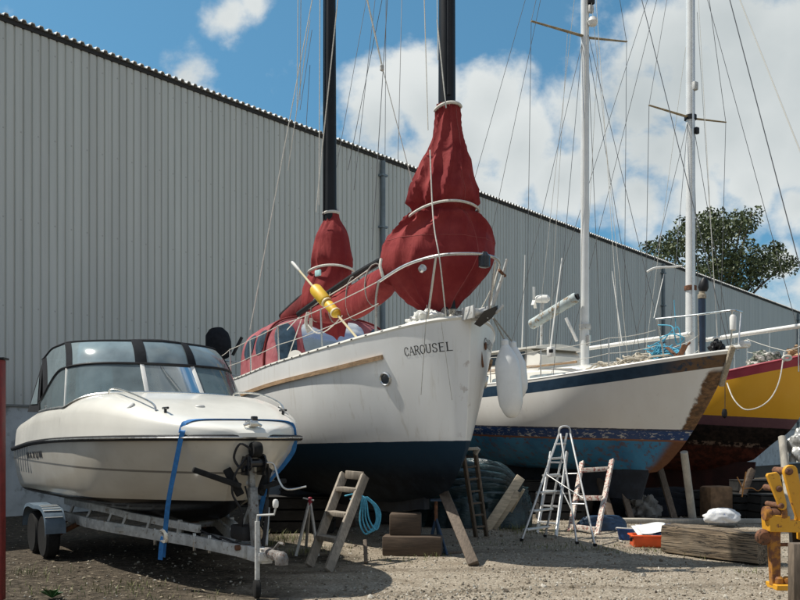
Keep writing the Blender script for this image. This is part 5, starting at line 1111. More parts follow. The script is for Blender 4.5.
MB().tube([y3.px(725, 382, 19.6), y3.px(725, 408, 19.35)], .008, 5).build('lanyard', M['black'], y3.root); MB().lathe([(0, -.12), (.05, -.08), (.06, 0), (.04, .08), (.0, .1)], y3.px(724.5, 413, 19.3), 10).build('block', M['black'], y3.root)
crumple('sail_bundle', 'dark green and white bundle lying on the red edged deck of the yellow yacht', 'bundle', y3.W((-1.25, -.25, 3.2)), .36, .2, .22, mat('bundle', (.10, .12, .09), .85, var=.5, scale=5, c2=(.55, .52, .48), c2amt=.48), 2.2, .5, 0)
crumple('sail_bag', 'tan cloth bag lying on the foredeck of the yellow yacht', 'bag', y3.W((-.55, -.05, 3.34)), .3, .2, .18, mat('tan_cloth', (.42, .27, .15), .85, var=.3, scale=5), 6.2, .5, 0)
MB().tube([y3.px(787 + 4 * math.cos(a), 358 + 2 * math.sin(a), 19.0) for a in [k * math.pi / 8 for k in range(16)]], .03, 7, closed=True).build('coiled_line', M['white_rope'], y3.root)
# ================================================================== ladders
def G(px, py, z=0): # ground point under a picture point at height z
    Y = (CAM_Z - z) * F / (py - HY); return Vector(((px - 400) / F * Y, Y, z))
def ladder(name, label, feet, tops, w, d, steps, matl, step_m=None, cat='ladder', tread=None, round_=False, ends=True):
    o = thing(name, label, cat, (Vector(feet[0]) + Vector(feet[1])) / 2); li = Matrix.Translation(-o.location)
    f0, f1, t0, t1 = [li @ Vector(p) for p in (*feet, *tops)]; side = (f1 - f0).normalized(); fwd = (t0 - f0).cross(side).normalized()
    for a, b_ in ((f0, t0), (f1, t1)):
        mb = MB()
        if round_: mb.tube([a, b_], w / 2, 8)
        else: mb.beam(a, b_, w, d, .004, up=fwd)
        mb.build('rail', matl, o)
    for s_ in steps:
        a, b_ = f0.lerp(t0, s_), f1.lerp(t1, s_); mb = MB()
        if tread: mb.beam(a + side * w * .4, b_ - side * w * .4, tread[0], tread[1], .003, up=(0, 0, 1))
        else: mb.tube([a, b_], .014, 7)
        mb.build('step' if tread else 'rung', step_m or matl, o)
    return o
# rough timber steps under the ketch
ladder('wooden_ladder', 'short grey timber ladder of four steps leaning on the dark bottom of CAROUSEL', (G(309, 566), G(328, 571)), (at(344, 474, 12.35), at(365, 476, 12.2)), .05, .12, (.30, .56, .83), M['ladder_wood'], tread=(.16, .06))
o_l = bpy.data.objects['wooden_ladder']
MB().beam(o_l.matrix_basis.inverted() @ at(346, 474.5, 12.32), o_l.matrix_basis.inverted() @ at(363, 476, 12.2), .05, .11, .005).build('head_board', M['ladder_wood'], o_l)
# blue rope hung on it
rc = thing('rope_coil', 'light blue rope looped over the top of the short timber ladder', 'rope', at(357, 496, 12.05)); q = loc(rc)
for k in range(4): MB().tube(smooth_path([q(354 + k, 495, 11.98), q(361 + 1.5 * k, 499, 11.95), q(360 + k * 3, 522 - k, 11.95), q(366 + k * 3.5, 534 - k * 1.5, 11.95), q(376 + k * 1.5, 522 - k * 2, 11.97), q(374 + k, 506, 11.98), q(364 + k, 497, 11.98)], 6), .012, 6).build('rope_turn', M['blue_rope'], rc)
MB().tube(smooth_path([q(345, 496, 12.05), q(356, 494, 11.95), q(358, 502, 11.95), q(350, 499, 11.98)], 4), .013, 6).build('rope_turn', M['blue_rope'], rc)
# light alloy trestle stand
ts = thing('trestle_stand', 'slim silver three legged prop stand beside the short timber ladder', 'trestle', G(307, 556)); q = loc(ts)
tp_ = q(310, 500, 12.5)
for i, p in enumerate([G(296, 556), G(318, 556), G(306, 548)]):
    MB().tube([tp_, Matrix.Translation(-ts.location) @ p], .022, 8).build('leg', M['alu'], ts)
MB().beam(q(303, 498, 12.5), q(314, 500.5, 12.5), .04, .02, .004).build('head', M['alu'], ts); MB().lathe([(.025, -.08), (.03, -.06), (.03, .03), (.02, .04)], tp_, 10).build('collar', M['gunwale_red'], ts)
# aluminium stepladder
sl = thing('stepladder', 'tall aluminium stepladder with hooped top standing open beside the white sloop', 'stepladder', G(548, 540)); li = Matrix.Translation(-sl.location)
fl_, fr_ = li @ G(521.5, 541), li @ G(545, 537); tl_, tr_ = li @ at(559, 434, 14.9), li @ at(567, 433, 14.9); bl_, br2 = li @ G(577, 544), li @ G(595, 546)
for a, b_ in ((fl_, tl_), (fr_, tr_)): MB().beam(a, b_, .028, .06, .005, up=(0, 1, 0)).build('rail', M['alu'], sl)
for a, b_ in ((bl_, tl_ + Vector((.02, -.03, 0))), (br2, tr_ + Vector((.05, -.03, -.02)))): MB().beam(a, b_, .024, .045, .005, up=(0, 1, 0)).build('rear_leg', M['alu'], sl)
for t in (.10, .27, .44, .60, .76, .90): MB().beam(fl_.lerp(tl_, t), fr_.lerp(tr_, t), .10, .03, .005).build('tread', M['alu'], sl)
for t in (.35, .62): MB().tube([bl_.lerp(tl_, t), br2.lerp(tr_, t)], .012, 6).build('brace', M['alu'], sl)
MB().tube([fr_.lerp(tr_, .55), bl_.lerp(tl_, .30)], .010, 6).build('brace', M['alu'], sl); MB().tube([fl_.lerp(tl_, .62), br2.lerp(tr_, .40)], .010, 6).build('brace', M['alu'], sl)
MB().tube(smooth_path([tl_, li @ at(559.5, 429, 14.9), li @ at(563, 426.5, 14.9), li @ at(568, 427, 14.9), li @ at(570, 430, 14.9), tr_ + Vector((.05, 0, -.02))], 4), .018, 8).build('hoop', M['alu'], sl)
for p in (fl_, fr_, bl_, br2): MB().box(p + Vector((0, 0, .02)), (.05, .07, .04), None, .008).build('foot', M['rubber'], sl)
ladder('ladder', 'plain aluminium ladder with flat treads leaning on the teal bottom behind the stepladder', (G(537, 533), G(556, 536)), (at(551, 452, 17.0), at(567, 452, 17.0)), .03, .06, (.13, .32, .5, .68, .86), M['alu'], tread=(.08, .03))
# paint spattered wooden ladder
M['spatter'] = mat('spatter', (.55, .50, .44), .7, var=.2, scale=9, c2=(.26, .06, .045), c2amt=.46)
ladder('wooden_ladder', 'red and white paint spattered wooden ladder leaning on the teal bottom of the sloop', (G(570, 531), G(597, 535)), (at(582, 462, 17.3), at(612, 460, 17.1)), .09, .05, (.06, .46, .87), M['spatter'], tread=(.10, .085))
# dark narrow ladder at the far side of the ketch
dl = ladder('ladder', 'narrow dark brown ladder with pale top ends leaning on the far side of CAROUSEL', (G(476, 537), G(486.5, 536)), (at(463, 452, 14.4), at(475, 450, 14.4)), .045, .07, (.12, .26, .4, .54, .68, .82), M['post_wood'], tread=(.05, .03))
li = Matrix.Translation(-dl.location)
for a, b_ in (((463, 456, 14.4), (465.5, 447, 14.35)), ((475, 454, 14.4), (478.5, 448, 14.35))): MB().beam(li @ at(*a), li @ at(*b_), .05, .07, .006).build('rail_end', M['pole_wood'], dl)
MB().beam(li @ at(464.5, 449, 14.35), li @ at(478, 448.5, 14.35), .05, .05, .006).build('top_bar', M['pole_wood'], dl)
# ================================================================== props and blocks
def post(name, label, a, b_, w, d, m, group=None, cat='prop', round_=False):
    a = Vector(a); mb = MB(); b_ = Vector(b_)
    if round_: mb.tube([Vector((0, 0, 0)), (b_ - a) * .5, b_ - a], [w / 2, w / 2 * .97, w / 2 * .93], 14)
    else: mb.beam((0, 0, 0), b_ - a, w, d, .01, up=(0, 1, 0))
    o = mb.build(name, m, None); o.location = a; return tag(o, label, cat, group)
post('timber_prop', 'thick brown timber prop slanting under the bow of CAROUSEL', G(474, 565), at(443, 491, 12.45), .14, .12, M['post_wood'])
def block(name, label, c, size, rz, m, cat='timber block', bev=.02, rough=True):
    mb = MB(); mb.box((0, 0, size[2] / 2), size, None, bev); o = mb.build(name, m, None); o.location = c; o.rotation_euler = (0, 0, rz); return tag(o, label, cat)
kp = kt.W((-1.75, 0, 0))
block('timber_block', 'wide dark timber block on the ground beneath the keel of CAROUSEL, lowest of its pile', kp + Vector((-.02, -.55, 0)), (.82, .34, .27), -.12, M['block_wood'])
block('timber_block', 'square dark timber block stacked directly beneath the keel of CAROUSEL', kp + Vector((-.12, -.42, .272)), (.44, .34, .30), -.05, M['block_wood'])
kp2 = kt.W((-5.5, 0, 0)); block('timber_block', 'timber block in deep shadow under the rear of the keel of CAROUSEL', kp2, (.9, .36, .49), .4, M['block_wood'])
post('timber_stake', 'small brown timber stake standing beside the keel blocks of CAROUSEL', G(366, 563), at(365, 540, 11.9), .05, .05, M['post_wood'])
js = thing('prop_stand', 'dark blue metal prop stand between the keel blocks and the slanting timber prop', 'prop stand', G(438, 554)); q = loc(js)
M['stand_blue'] = mat('stand_blue', (.02, .05, .10), .5, var=.3); tp_ = q(436, 500, 12.7)
for p in (G(427, 553), G(447, 555), G(440, 549), G(430, 548)): MB().tube([tp_ + Vector((0, 0, -.25)), Matrix.Translation(-js.location) @ p], .02, 7).build('leg', M['stand_blue'], js)
for a, b_ in ((G(427, 553), G(447, 555)), (G(447, 555), G(440, 549)), (G(430, 548), G(427, 553))): MB().tube([Matrix.Translation(-js.location) @ a + Vector((0, 0, .03)), Matrix.Translation(-js.location) @ b_ + Vector((0, 0, .03))], .018, 6).build('foot_bar', M['stand_blue'], js)
MB().tube([tp_ + Vector((0, 0, -.3)), tp_], .025, 8).build('screw', M['rust'], js); MB().box(tp_, (.16, .16, .03), None, .005).build('head_plate', M['stand_blue'], js)
MB().beam(G(432, 555) - js.location + Vector((0, 0, .02)), G(466, 553) - js.location + Vector((0, 0, .02)), .05, .04, .005).build('base_bar', M['post_wood'], js)
post('timber_prop', 'pale round pole propping the bow of the white sloop beside the big timber baulk', G(693, 522), at(684, 452, 17.0), .15, .15, M['pole_wood'], round_=True)
post('timber_prop', 'dark slanting timber prop under the sloop just left of the pale round pole', G(675, 521), at(658, 462, 18.3), .12, .10, M['post_wood'])
post('timber_prop', 'dark timber prop under the teal bottom right of the spattered ladder', G(632, 521), at(619, 476, 18.4), .11, .10, M['post_wood'])
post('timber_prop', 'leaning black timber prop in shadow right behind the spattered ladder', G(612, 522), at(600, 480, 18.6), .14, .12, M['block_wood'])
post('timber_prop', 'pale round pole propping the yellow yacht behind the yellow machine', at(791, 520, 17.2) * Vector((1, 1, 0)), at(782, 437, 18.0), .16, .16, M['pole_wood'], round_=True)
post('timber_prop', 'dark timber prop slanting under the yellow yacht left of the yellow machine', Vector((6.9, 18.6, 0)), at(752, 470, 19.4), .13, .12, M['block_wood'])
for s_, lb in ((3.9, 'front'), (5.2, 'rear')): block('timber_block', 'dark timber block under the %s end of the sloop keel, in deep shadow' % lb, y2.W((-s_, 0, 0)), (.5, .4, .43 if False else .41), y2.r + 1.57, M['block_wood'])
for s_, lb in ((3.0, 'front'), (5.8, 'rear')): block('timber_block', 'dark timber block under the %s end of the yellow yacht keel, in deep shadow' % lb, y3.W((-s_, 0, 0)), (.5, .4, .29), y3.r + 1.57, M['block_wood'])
# great weathered baulk
m, nt, b = new_mat('baulk'); g = NG(nt); co = g.coord(); n1 = g.noise(g.mapping(co, (.7, 7, 9)), 2.2, 8, .65, dist=.5); n2 = g.noise(g.mapping(co, (.5, 9, 14)), 1.6, 6, .6, dist=.8); n3 = g.noise(co, 2.2, 5)
c = g.mix(g.ramp(n1, .35, .65), (.13, .095, .062), (.31, .235, .155)); c = g.mix(g.ramp(n3, .5, .7), c, (.20, .16, .115)); crk = g.ramp(g.math('ABSOLUTE', g.math('SUBTRACT', n2, .5)), .028, .008); c = g.mix(crk, c, (.02, .015, .011))
g.link(c, b.inputs['Base Color']); b.inputs['Roughness'].default_value = .92; g.link(g.bump(g.math('SUBTRACT', n1, g.math('MULTIPLY', crk, 1.2)), .8, .02), b.inputs['Normal']); M['baulk'] = m
bk_ = MB(); rings = []; A, Bq = G(674, 554), G(772, 566); L_ = (Bq - A).length
for i in range(41):
    t = i / 40; ring = []
    for k in range(28):
        a = 2 * math.pi * (k + .5) / 28; c_, s_ = math.cos(a), math.sin(a); p = 8; rr = (abs(c_) ** p + abs(s_) ** p) ** (-1 / p); y, z = c_ * rr * .20, s_ * rr * .205
        k2 = 1 - .05 * abs(noise.noise(Vector((t * 3, y * 16, z * 16)))) - .09 * max(0, noise.noise(Vector((t * 5, y * 30, z * 30)))); ring.append(Vector((L_ * t + .02 * noise.noise(Vector((y * 9, z * 9, t * 20))), y * k2, .205 + z * k2)))
    rings.append(ring)
o = bk_.loft(rings).build('timber_baulk', M['baulk'], None, smooth=30); o.location = A + Vector((.0, .2, 0)); o.rotation_euler = (0, 0, math.atan2((Bq - A).y, (Bq - A).x)); tag(o, 'massive weathered square timber baulk lying on the gravel at the right', 'timber')
block('plank', 'long flat grey plank lying behind the big timber baulk', at(690, 521, 17.4) * Vector((1, 1, 0)), (3.6, .24, .08), -.05, M['pole_wood'], 'plank', .008)
M['sack'] = mat('sack', (.66, .67, .68), .6, var=.1, scale=6, c2=(.08, .14, .42), c2amt=.36, bump=.4, bscale=9)
crumple('plastic_sack', 'white plastic sack with blue print slumped behind the big timber baulk', 'sack', at(722, 523, 16.6) * Vector((1, 1, 0)) + Vector((0, 0, .08)), .34, .2, .17, M['sack'], 4.4, .16, .1)
M['brown_stone'] = mat('brown_stone', (.22, .13, .07), .9, var=.4, scale=5, bump=.5, bscale=8)
o = MB(); o.box((0, 0, .33), (.55, .4, .66), None, .06); o = o.build('concrete_block', M['brown_stone'], None); o.location = at(716, 515, 18.4) * Vector((1, 1, 0)); o.rotation_euler = (0, 0, .3); tag(o, 'rust brown concrete block standing behind the white and blue sack', 'block')
# orange tray with papers
ot = thing('fish_box', 'bright orange plastic tray full of white papers on the gravel', 'tray', G(654, 546), -.08); W0, H0, D0 = .66, .17, .36
tb = MB()
tb.box((0, 0, .012), (W0 * .9, D0 * .9, .024))
for sx_, sy_, lx, ly in ((0, -1, W0, .02), (0, 1, W0, .02), (-1, 0, .02, D0), (1, 0, .02, D0)):
    tb.box((sx_ * (W0 / 2 - .01), sy_ * (D0 / 2 - .01), H0 / 2), (lx, ly, H0), Matrix.Rotation((-.10 if sy_ else 0) * sy_, 3, 'X') @ Matrix.Rotation((.10 if sx_ else 0) * sx_, 3, 'Y'), .004)
    tb.box((sx_ * (W0 / 2 + .008), sy_ * (D0 / 2 + .008), H0 - .005), (lx + .03, ly + .03, .022), None, .006)
tb.build('tray', M['orange_plastic'], ot)
MB().box((-W0 / 2 - .03, -D0 / 2 + .06, H0 - .06), (.04, .03, .06), None, .008).build('handle', M['black'], ot)
pr = random.Random(2)
for k in range(5):
    sh = MB(); ox, oy = pr.uniform(-.08, .08), pr.uniform(-.03, .05); rz = pr.uniform(-.35, .35)
    sh.grid(lambda i, j: Vector((ox, oy, H0 + .0 + .018 * k)) + Matrix.Rotation(rz, 3, 'Z') @ Vector(((i - .5) * .46, (j - .5) * .30, .05 * (j - .5) + .02 * math.sin(i * 5 + k) + .06 * j)), 10, 6)
    so_ = sh.build('paper_sheets', M['paper'] if k != 3 else M['blue_plastic'], None); so_.parent = None; so_.location = ot.location; so_.rotation_euler = (0, 0, -.08); tag(so_, ['lowest white paper sheet in the orange tray', 'second white paper sheet up in the orange tray', 'white paper sheet in the middle of the pile in the orange tray', 'dark blue folder between the papers in the orange tray', 'topmost white paper sheet in the orange tray'][k], 'paper' if k != 3 else 'folder', 'papers in the orange tray')
# blue bucket and tarpaulin
bu = thing('bucket', 'small dark blue bucket with a white handle left of the orange tray', 'bucket', G(626, 540)); MB().lathe([(0, .01), (.11, .01), (.14, .16), (.15, .165), (.15, .18), (.135, .18), (.10, .03), (0, .03)], (0, 0, 0), 20).build('pail', M['blue_plastic'], bu)
MB().tube(smooth_path([(-.15, 0, .17), (-.17, -.05, .2), (-.05, -.14, .20), (.1, -.12, .19), (.15, 0, .17)], 5), .009, 6).build('handle', M['white_paint'], bu)
def sheet_heap(name, label, cat, c, sx, sy, sz, m, seed, ang0, rz=0, folds=26, n=130, conv=(1, 0, .3)):
    mb = MB(); cv_ = Vector(conv)
    def fn(i, j):
        th = i * 2 * math.pi; r = j; k = math.sqrt(max(0, 1 - r ** 2.6)); p = Vector((math.cos(th) * r ** .8, math.sin(th) * r ** .8, k ** .9))
        d_ = p - cv_; an = math.atan2(d_.z, d_.x * -1) + .6 * math.atan2(d_.y, -d_.x); dist = d_.length
        fold = abs(math.sin(an * folds * .62 + 1.3 * noise.noise(p * 2 + Vector((seed, 0, 0))))) ; fold2 = noise.noise(Vector((an * 6, dist * .8, seed)))
        kk = 1 + .13 * (fold ** .7 - .5) * min(1, dist * 1.6) + .035 * noise.noise(Vector((an * 14, dist * .5, seed))) + .05 * fold2 + .10 * noise.noise(p * 1.3 + Vector((0, seed, 0)))
        return Vector((p.x * sx * kk, p.y * sy * kk, max(0, p.z * sz * kk)))
    mb.grid(fn, n * 2, n // 2); o = mb.build(name, m, None, smooth=60); o.location = c; o.rotation_euler = (0, 0, rz); return tag(o, label, cat)
m, nt, b = new_mat('tarp'); g = NG(nt); n1 = g.noise(g.coord(), 3, 6); g.link(g.mix(g.ramp(n1, .35, .7), (.008, .022, .027), (.032, .066, .074)), b.inputs['Base Color']); b.inputs['Roughness'].default_value = .26; g.link(g.bump(g.noise(g.mapping(g.coord(), (1, 1, 5)), 5, 5, .6, dist=1), .5, .05), b.inputs['Normal']); M['tarp'] = m
sheet_heap('tarpaulin', 'dark teal tarpaulin pulled tight over a heap between CAROUSEL and the sloop', 'tarpaulin', at(468, 527, 17.0) * Vector((1, 1, 0)), 1.12, .8, 1.16, M['tarp'], 2.7, 0, -.2, folds=30, conv=(1.25, -.35, .62))
sheet_heap('tarpaulin', 'low dark blue tarpaulin on the ground left of the blue bucket', 'tarpaulin', at(602, 530, 16.2) * Vector((1, 1, 0)), .46, .3, .24, mat('blue_tarp', (.02, .05, .10), .5, var=.4, bump=.3, bscale=9), 5.1, 0, .2, folds=14, n=50)
sheet_heap('tarpaulin', 'black sheeting added under the sloop to deepen the shade behind its props', 'sheeting', at(650, 515, 19.4) * Vector((1, 1, 0)), 1.3, .5, .55, M['canvas_black'], 7.1, 0, .1, folds=14, n=50)  # black heap added to darken the space below the sloop
M['grey_sheet'] = mat('grey_sheet', (.22, .21, .19), .6, var=.4, scale=6)
crumple('plastic_sheet', 'crumpled pale plastic sheeting under the sloop seen between the two dark props', 'sheeting', at(645, 508, 18.6) * Vector((1, 1, 0)), .30, .2, .28, M['grey_sheet'], 9.1, .5, 0)
M['silver'] = mat('silver', (.40, .40, .38), .35, var=.3, scale=6, metal=.3, bump=.8, bscale=7)
sp_ = crumple('plastic_sheet', 'crumpled silver grey plastic sheeting hanging off the prop behind the yellow machine', 'sheeting', at(806, 462, 18.0), .38, .3, .42, M['silver'], 1.7, .32, 0, n=40, freq=2.2)
M['pale_board'] = wood('pale_board', (.62, .52, .38), .65, 1, 'X')
# planks beside the tarpaulin
for i, (a, b_, lb, w_) in enumerate([((486, 530), (521, 477), 'pale board leaning on the end of the teal tarpaulin, uppermost and nearest the tarpaulin', .17), ((493, 529), (519, 492), 'short pale board leaning under the longer board at the end of the teal tarpaulin', .13), ((502, 527), (524, 489), 'thin pale batten leaning right of the two boards by the teal tarpaulin', .05)]):
    post('board', lb, G(*a), at(b_[0], b_[1], 16.25 - .1 * i), w_, .035, M['pale_board'], cat='board', group='boards by the teal tarpaulin')
# dark slatted boxes added under the hulls to deepen the shade there
ri = random.Random(21)
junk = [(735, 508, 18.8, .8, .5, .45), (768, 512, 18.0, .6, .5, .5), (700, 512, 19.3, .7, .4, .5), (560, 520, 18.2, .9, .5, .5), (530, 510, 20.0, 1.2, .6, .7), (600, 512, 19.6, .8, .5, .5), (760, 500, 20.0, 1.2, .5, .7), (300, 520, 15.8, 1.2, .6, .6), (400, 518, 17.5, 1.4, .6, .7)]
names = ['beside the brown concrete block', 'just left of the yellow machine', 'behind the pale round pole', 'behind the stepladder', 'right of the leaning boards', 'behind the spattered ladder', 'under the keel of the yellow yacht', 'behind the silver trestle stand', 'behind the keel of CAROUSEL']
M['junk_dark'] = mat('junk_dark', (.018, .017, .016), .8, var=.5, scale=6, bump=.3)  # near-black so the added boxes read as shade below the hulls
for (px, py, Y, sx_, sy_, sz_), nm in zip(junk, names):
    cr = thing('shade_crate', 'dark slatted box added to deepen the shade ' + nm, 'shade_crate', Vector(((px - 400) / F * Y, Y, 0)), ri.uniform(-.4, .4))
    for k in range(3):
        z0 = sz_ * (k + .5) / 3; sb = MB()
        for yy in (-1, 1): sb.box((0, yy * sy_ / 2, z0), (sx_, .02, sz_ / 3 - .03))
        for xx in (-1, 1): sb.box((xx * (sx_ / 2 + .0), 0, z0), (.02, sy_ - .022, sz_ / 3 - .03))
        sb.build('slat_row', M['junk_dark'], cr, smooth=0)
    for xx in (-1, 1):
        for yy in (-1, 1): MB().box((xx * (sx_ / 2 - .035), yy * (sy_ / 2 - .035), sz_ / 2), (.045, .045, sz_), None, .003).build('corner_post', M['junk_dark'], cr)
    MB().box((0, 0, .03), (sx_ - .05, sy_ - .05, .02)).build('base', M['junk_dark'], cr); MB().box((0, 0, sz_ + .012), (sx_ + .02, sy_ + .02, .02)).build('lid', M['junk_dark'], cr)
MB_ = MB().tube(smooth_path([at(737, 477, 18.2), at(742, 487, 18.1), at(743, 491, 18.05)], 3), .012, 6); MB_.tube([at(746, 472, 18.2), at(743, 489, 18.05), at(742, 497, 18.0)], .014, 6); MB_.tube(smooth_path([at(743, 489, 18.05), at(752, 488, 18), at(758, 491, 18), at(763, 487, 18)], 3), .01, 5)
tag(MB_.build('knotted_line', mat('orange_rope', (.5, .22, .06), .8), None), 'frayed orange and white line hanging from the dark bottom of the yellow yacht', 'rope')
# ================================================================== yellow machine, wooden post, red post
m, nt, b = new_mat('digger_yellow'); g = NG(nt); n1 = g.noise(g.coord(), 14, 8, .68); n2 = g.noise(g.coord(), 4, 5)
c = g.mix(g.ramp(n1, .60, .68), g.mix(n2, (.58, .27, .012), (.74, .38, .025)), (.22, .085, .025)); g.link(c, b.inputs['Base Color']); g.put(b.inputs['Roughness'], g.math('MULTIPLY_ADD', n1, .5, .3)); g.link(g.bump(n1, .3, .01), b.inputs['Normal']); M['digger_yellow'] = m
m, nt, b = new_mat('digger_rust'); g = NG(nt); n1 = g.noise(g.coord(), 11, 8, .68); c = g.mix(g.ramp(n1, .40, .60), (.40, .17, .02), (.15, .06, .03)); g.link(c, b.inputs['Base Color']); b.inputs['Roughness'].default_value = .8; g.link(g.bump(n1, .4, .01), b.inputs['Normal']); M['digger_rust'] = m
YD = 9.75; dg = thing('machine_linkage', 'rusty yellow steel machine linkage standing on the gravel at the right edge', 'machinery', G(782, 588)); q = loc(dg)
def plate(name, poly, Y, th, m, parent=None, hole=None):
    mb = MB(); P_ = [q(x, y, Y) for x, y in poly]; mb.prism(P_, (0, -th / 2, 0), (0, th / 2, 0)); bm = bmesh.new(); me_ = None
    o = mb.build(name, m, dg, smooth=30); md = o.modifiers.new('bevel', 'BEVEL'); md.width = .008; md.segments = 2; md.limit_method = 'ANGLE'
    return o
def arcp(cx, cy, r, a0, a1, n=8): return [(cx + r * math.cos(R(lerp(a0, a1, i / n))), cy + r * math.sin(R(lerp(a0, a1, i / n)))) for i in range(n + 1)]
plate('link_plate', [(766, 476), (767, 473.5), (776, 472)] + [(779, 475), (786, 503)] + arcp(782, 506, 4.2, -10, 160, 6) + [(776, 500)], YD - .12, .05, M['digger_yellow'])
plate('link_plate', arcp(790, 472, 7.2, 170, 330, 10) + [(800, 488), (812, 520), (798, 524), (790, 500)], YD, .06, M['digger_yellow'])
plate('link_plate', arcp(790, 472, 7.2, 170, 330, 10) + [(800, 488), (812, 520), (798, 524), (790, 500)], YD + .22, .06, M['digger_yellow'])
for x, y, r, Y0 in ((780, 489, .034, YD - .17), (790, 471.5, .04, YD - .06), (782, 506, .03, YD - .17)): MB().lathe([(0, .0), (r * .6, .0), (r, .01), (r, .38), (0, .38)], q(x, y, Y0), 16, (0, 1, 0)).build('pivot_pin', M['rust'], dg)
plate('cross_bar', [(765, 517), (770, 514), (786, 515.5), (786, 520), (822, 521), (822, 532), (766, 531)], YD, .22, M['digger_yellow'])
MB().tube([q(765, 513, YD - .05), q(783, 514, YD - .05)], .055, 16).build('roller_pin', M['rust'], dg)
for x in (766.5, 782): MB().lathe([(.05, -.03), (.075, -.03), (.08, 0), (.075, .03), (.05, .03)], q(x, 513.5, YD - .05), 16, (1, 0, 0)).build('end_collar', M['digger_rust'], dg)
MB().lathe([(0, -.05), (.06, -.05), (.085, -.03), (.085, .03), (.06, .05), (0, .05)], q(763.5, 537, YD), 16, (0, 1, .1)).build('boss', M['rust'], dg)
plate('upright', [(768, 531), (779, 531), (779, 585), (771, 586)], YD, .10, M['digger_rust']); plate('upright', [(790, 531), (800, 531), (800, 572), (792, 572)], YD + .25, .08, M['junk_dark'])
MB().tube([q(774, 545, YD - .02), q(800, 544, YD + .1)], .02, 8).build('tie_bar', M['rust'], dg)
plate('foot', [(771, 583), (806, 583), (806, 588.5), (771, 588.5)], YD, .30, M['digger_yellow'])
for x in (779, 787, 794): MB().lathe([(0, .07), (.03, .07), (.045, .05), (.045, 0), (.0, 0)], q(x, 583, YD - .05), 12).build('lug', M['digger_rust'], dg)
plate('side_plate', [(800, 500), (830, 500), (830, 540), (800, 540)], YD + .12, .3, M['digger_yellow']); plate('side_plate', [(806, 540), (826, 540), (826, 588), (806, 588)], YD + .12, .2, M['digger_rust'])
pw = MB(); pw.box((0, 0, .55), (.24, .14, 1.1), None, .012); o = pw.build('wooden_post', M['post_wood'], None); o.location = Vector(((803 - 400) / F * 8.7, 8.7, 0)); tag(o, 'squared brown timber post standing in front of the yellow machine', 'post')
o.scale = (1, 1, (CAM_Z - (543 - HY) / F * 8.7) / 1.1)
rp = thing('steel_post', 'dark red painted steel post at the left edge of the yard', 'post', (-3.99, 9.0, 0)); MB().box((-.03, 0, 1.2), (.115, .11, 2.4), None, .008).build('post', M['red_post'], rp); MB().box((-.02, 0, 2.412), (.15, .13, .022), None, .004).build('cap', M['black'], rp)
# ================================================================== weeds and litter
m, nt, b = new_mat('grass'); g = NG(nt); rnd = g.n('ShaderNodeNewGeometry').outputs['Random Per Island']; g.link(g.mix(rnd, (.05, .075, .02), (.22, .22, .08)), b.inputs['Base Color']); b.inputs['Roughness'].default_value = .7; M['grass'] = m
gr = MB(); rg = random.Random(9)
spots = [(705, 557, .25, 60, .10), (520, 530, .5, 120, .10), (540, 533, .6, 80, .09), (560, 548, .5, 60, .06), (110, 590, .6, 80, .06), (135, 588, .5, 70, .06), (285, 540, .4, 120, .12), (272, 545, .3, 80, .10), (305, 552, .4, 90, .08), (335, 548, .3, 50, .07), (660, 551, .4, 90, .05), (480, 522, .5, 80, .08), (600, 548, .8, 90, .05), (20, 575, .5, 60, .09), (45, 590, .5, 40, .06), (170, 597, .6, 40, .05), (430, 556, .3, 40, .07), (620, 552, .6, 70, .05), (500, 545, .5, 60, .05), (398, 560, .5, 50, .05), (745, 572, .3, 20, .05)]
for px, py, sp__, k_, hh in spots:
    c = G(px, py)
    for _ in range(k_):
        p = c + Vector((rg.gauss(0, sp__ * .5), rg.gauss(0, sp__ * .4), -.005)); h = hh * rg.uniform(.5, 1.5); a = rg.uniform(0, 6.28); l = h * rg.uniform(.1, .8); wv = Vector((-math.sin(a), math.cos(a), 0)) * rg.uniform(.003, .006)
        tipp = p + Vector((math.cos(a) * l, math.sin(a) * l, h)); md_ = p + Vector((math.cos(a) * l * .35, math.sin(a) * l * .35, h * .6)); gr.add([p - wv, p + wv, md_ + wv * .7, md_ - wv * .7, tipp], [(0, 1, 2, 3), (3, 2, 4)])
tag(gr.build('grass', M['grass'], None, smooth=0, recalc=False), 'sparse tufts of grass growing through the gravel', 'grass', kind='stuff')
lt = MB()
for _ in range(700):
    Y = rg.uniform(8.6, 12.5); X = rg.uniform(-.47, -.18) * Y; a = rg.uniform(0, 6.28); s_ = rg.uniform(.012, .035); p = Vector((X, Y, gz(X, Y) + .012)); u = Vector((math.cos(a), math.sin(a), rg.uniform(-.3, .3))) * s_; v = Vector((-math.sin(a), math.cos(a), rg.uniform(-.3, .3))) * s_ * .5
    lt.add([p - u, p - v, p + u, p + v], [(0, 1, 2, 3)])
m, nt, b = new_mat('litter'); g = NG(nt); rnd = g.n('ShaderNodeNewGeometry').outputs['Random Per Island']; g.link(g.mix(rnd, (.04, .03, .02), (.32, .27, .19)), b.inputs['Base Color']); M['litter'] = m
tag(lt.build('leaf_litter', M['litter'], None, smooth=0, recalc=False), 'dry leaves and chips littering the dark ground below the trailer', 'leaf litter', kind='stuff')
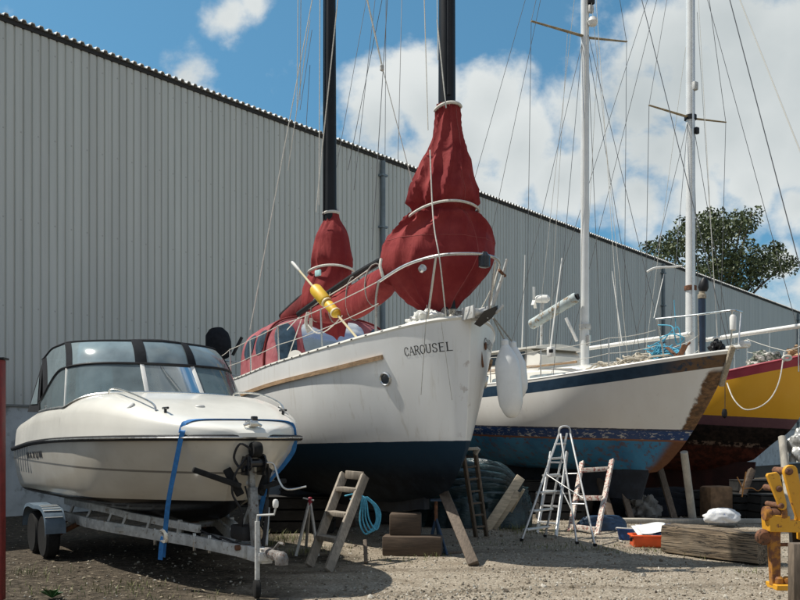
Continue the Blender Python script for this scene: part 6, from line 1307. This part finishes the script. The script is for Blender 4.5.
wd = thing('weed', 'green leafy weed growing at the lower left beside the red post', 'plant', G(52, 598)); pr = random.Random(4); M['weed_leaf'] = mat('weed_leaf', (.03, .10, .025), .5, var=.4, scale=9)
for k in range(9):
    a = k * .7; h = pr.uniform(.04, .12); lf_ = MB(); tipv = Vector((math.cos(a) * .12, math.sin(a) * .12, h)); sd2 = Vector((-math.sin(a), math.cos(a), 0)) * .03
    lf_.add([Vector((0, 0, 0)), tipv * .5 + sd2 + Vector((0, 0, .03)), tipv, tipv * .5 - sd2 + Vector((0, 0, .03))], [(0, 1, 2), (0, 2, 3)]); lf_.build('leaf', M['weed_leaf'], wd, smooth=0)

# dark pallet stacks added along the wall foot in place of deep shade
M['pallet'] = wood('pallet', (.060, .048, .038), .5, 1, 'X', .9)
nwall = Vector((.771, -.637, 0)); dwall = Vector((.637, .771, 0))
for t_, k_, off, nm in [(8.5, 8, 1.2, 'behind the stern of CAROUSEL'), (11.5, 9, 1.1, 'left of the tarpaulin heap'), (15.2, 11, 1.6, 'behind the tarpaulin heap'), (18.2, 10, 1.5, 'behind the stern of the sloop'), (21.4, 12, 1.7, 'behind the sloop keel'), (24.6, 11, 1.6, 'behind the spattered ladder'), (28.0, 12, 1.8, 'behind the pale round pole'), (31.6, 11, 1.7, 'behind the yellow yacht keel'), (35.4, 12, 1.8, 'behind the rear half of the yellow yacht'), (4.2, 5, 1.0, 'behind the motorboat trailer')]:
    pos = WO + dwall * t_ + nwall * off; ps = thing('shade_pallets', 'dark pallet stack added to darken the wall foot ' + nm, 'pallets', pos, WR + ri.uniform(-.06, .06), 'added pallet stacks darkening the wall foot')
    for k in range(k_):
        z0 = k * .145; pb = MB(); ox, oy = ri.uniform(-.04, .04), ri.uniform(-.04, .04)
        for yy in (-.5, -.25, 0, .25, .5): pb.box((ox, oy + yy, z0 + .130), (2.6, .14, .022))
        for xx in (-1.2, 0, 1.2): pb.box((ox + xx, oy, z0 + .071), (.12, 1.1, .094))
        for yy in (-.5, 0, .5): pb.box((ox, oy + yy, z0 + .012), (2.6, .12, .02))
        pb.build('pallet', M['pallet'], ps, smooth=0)
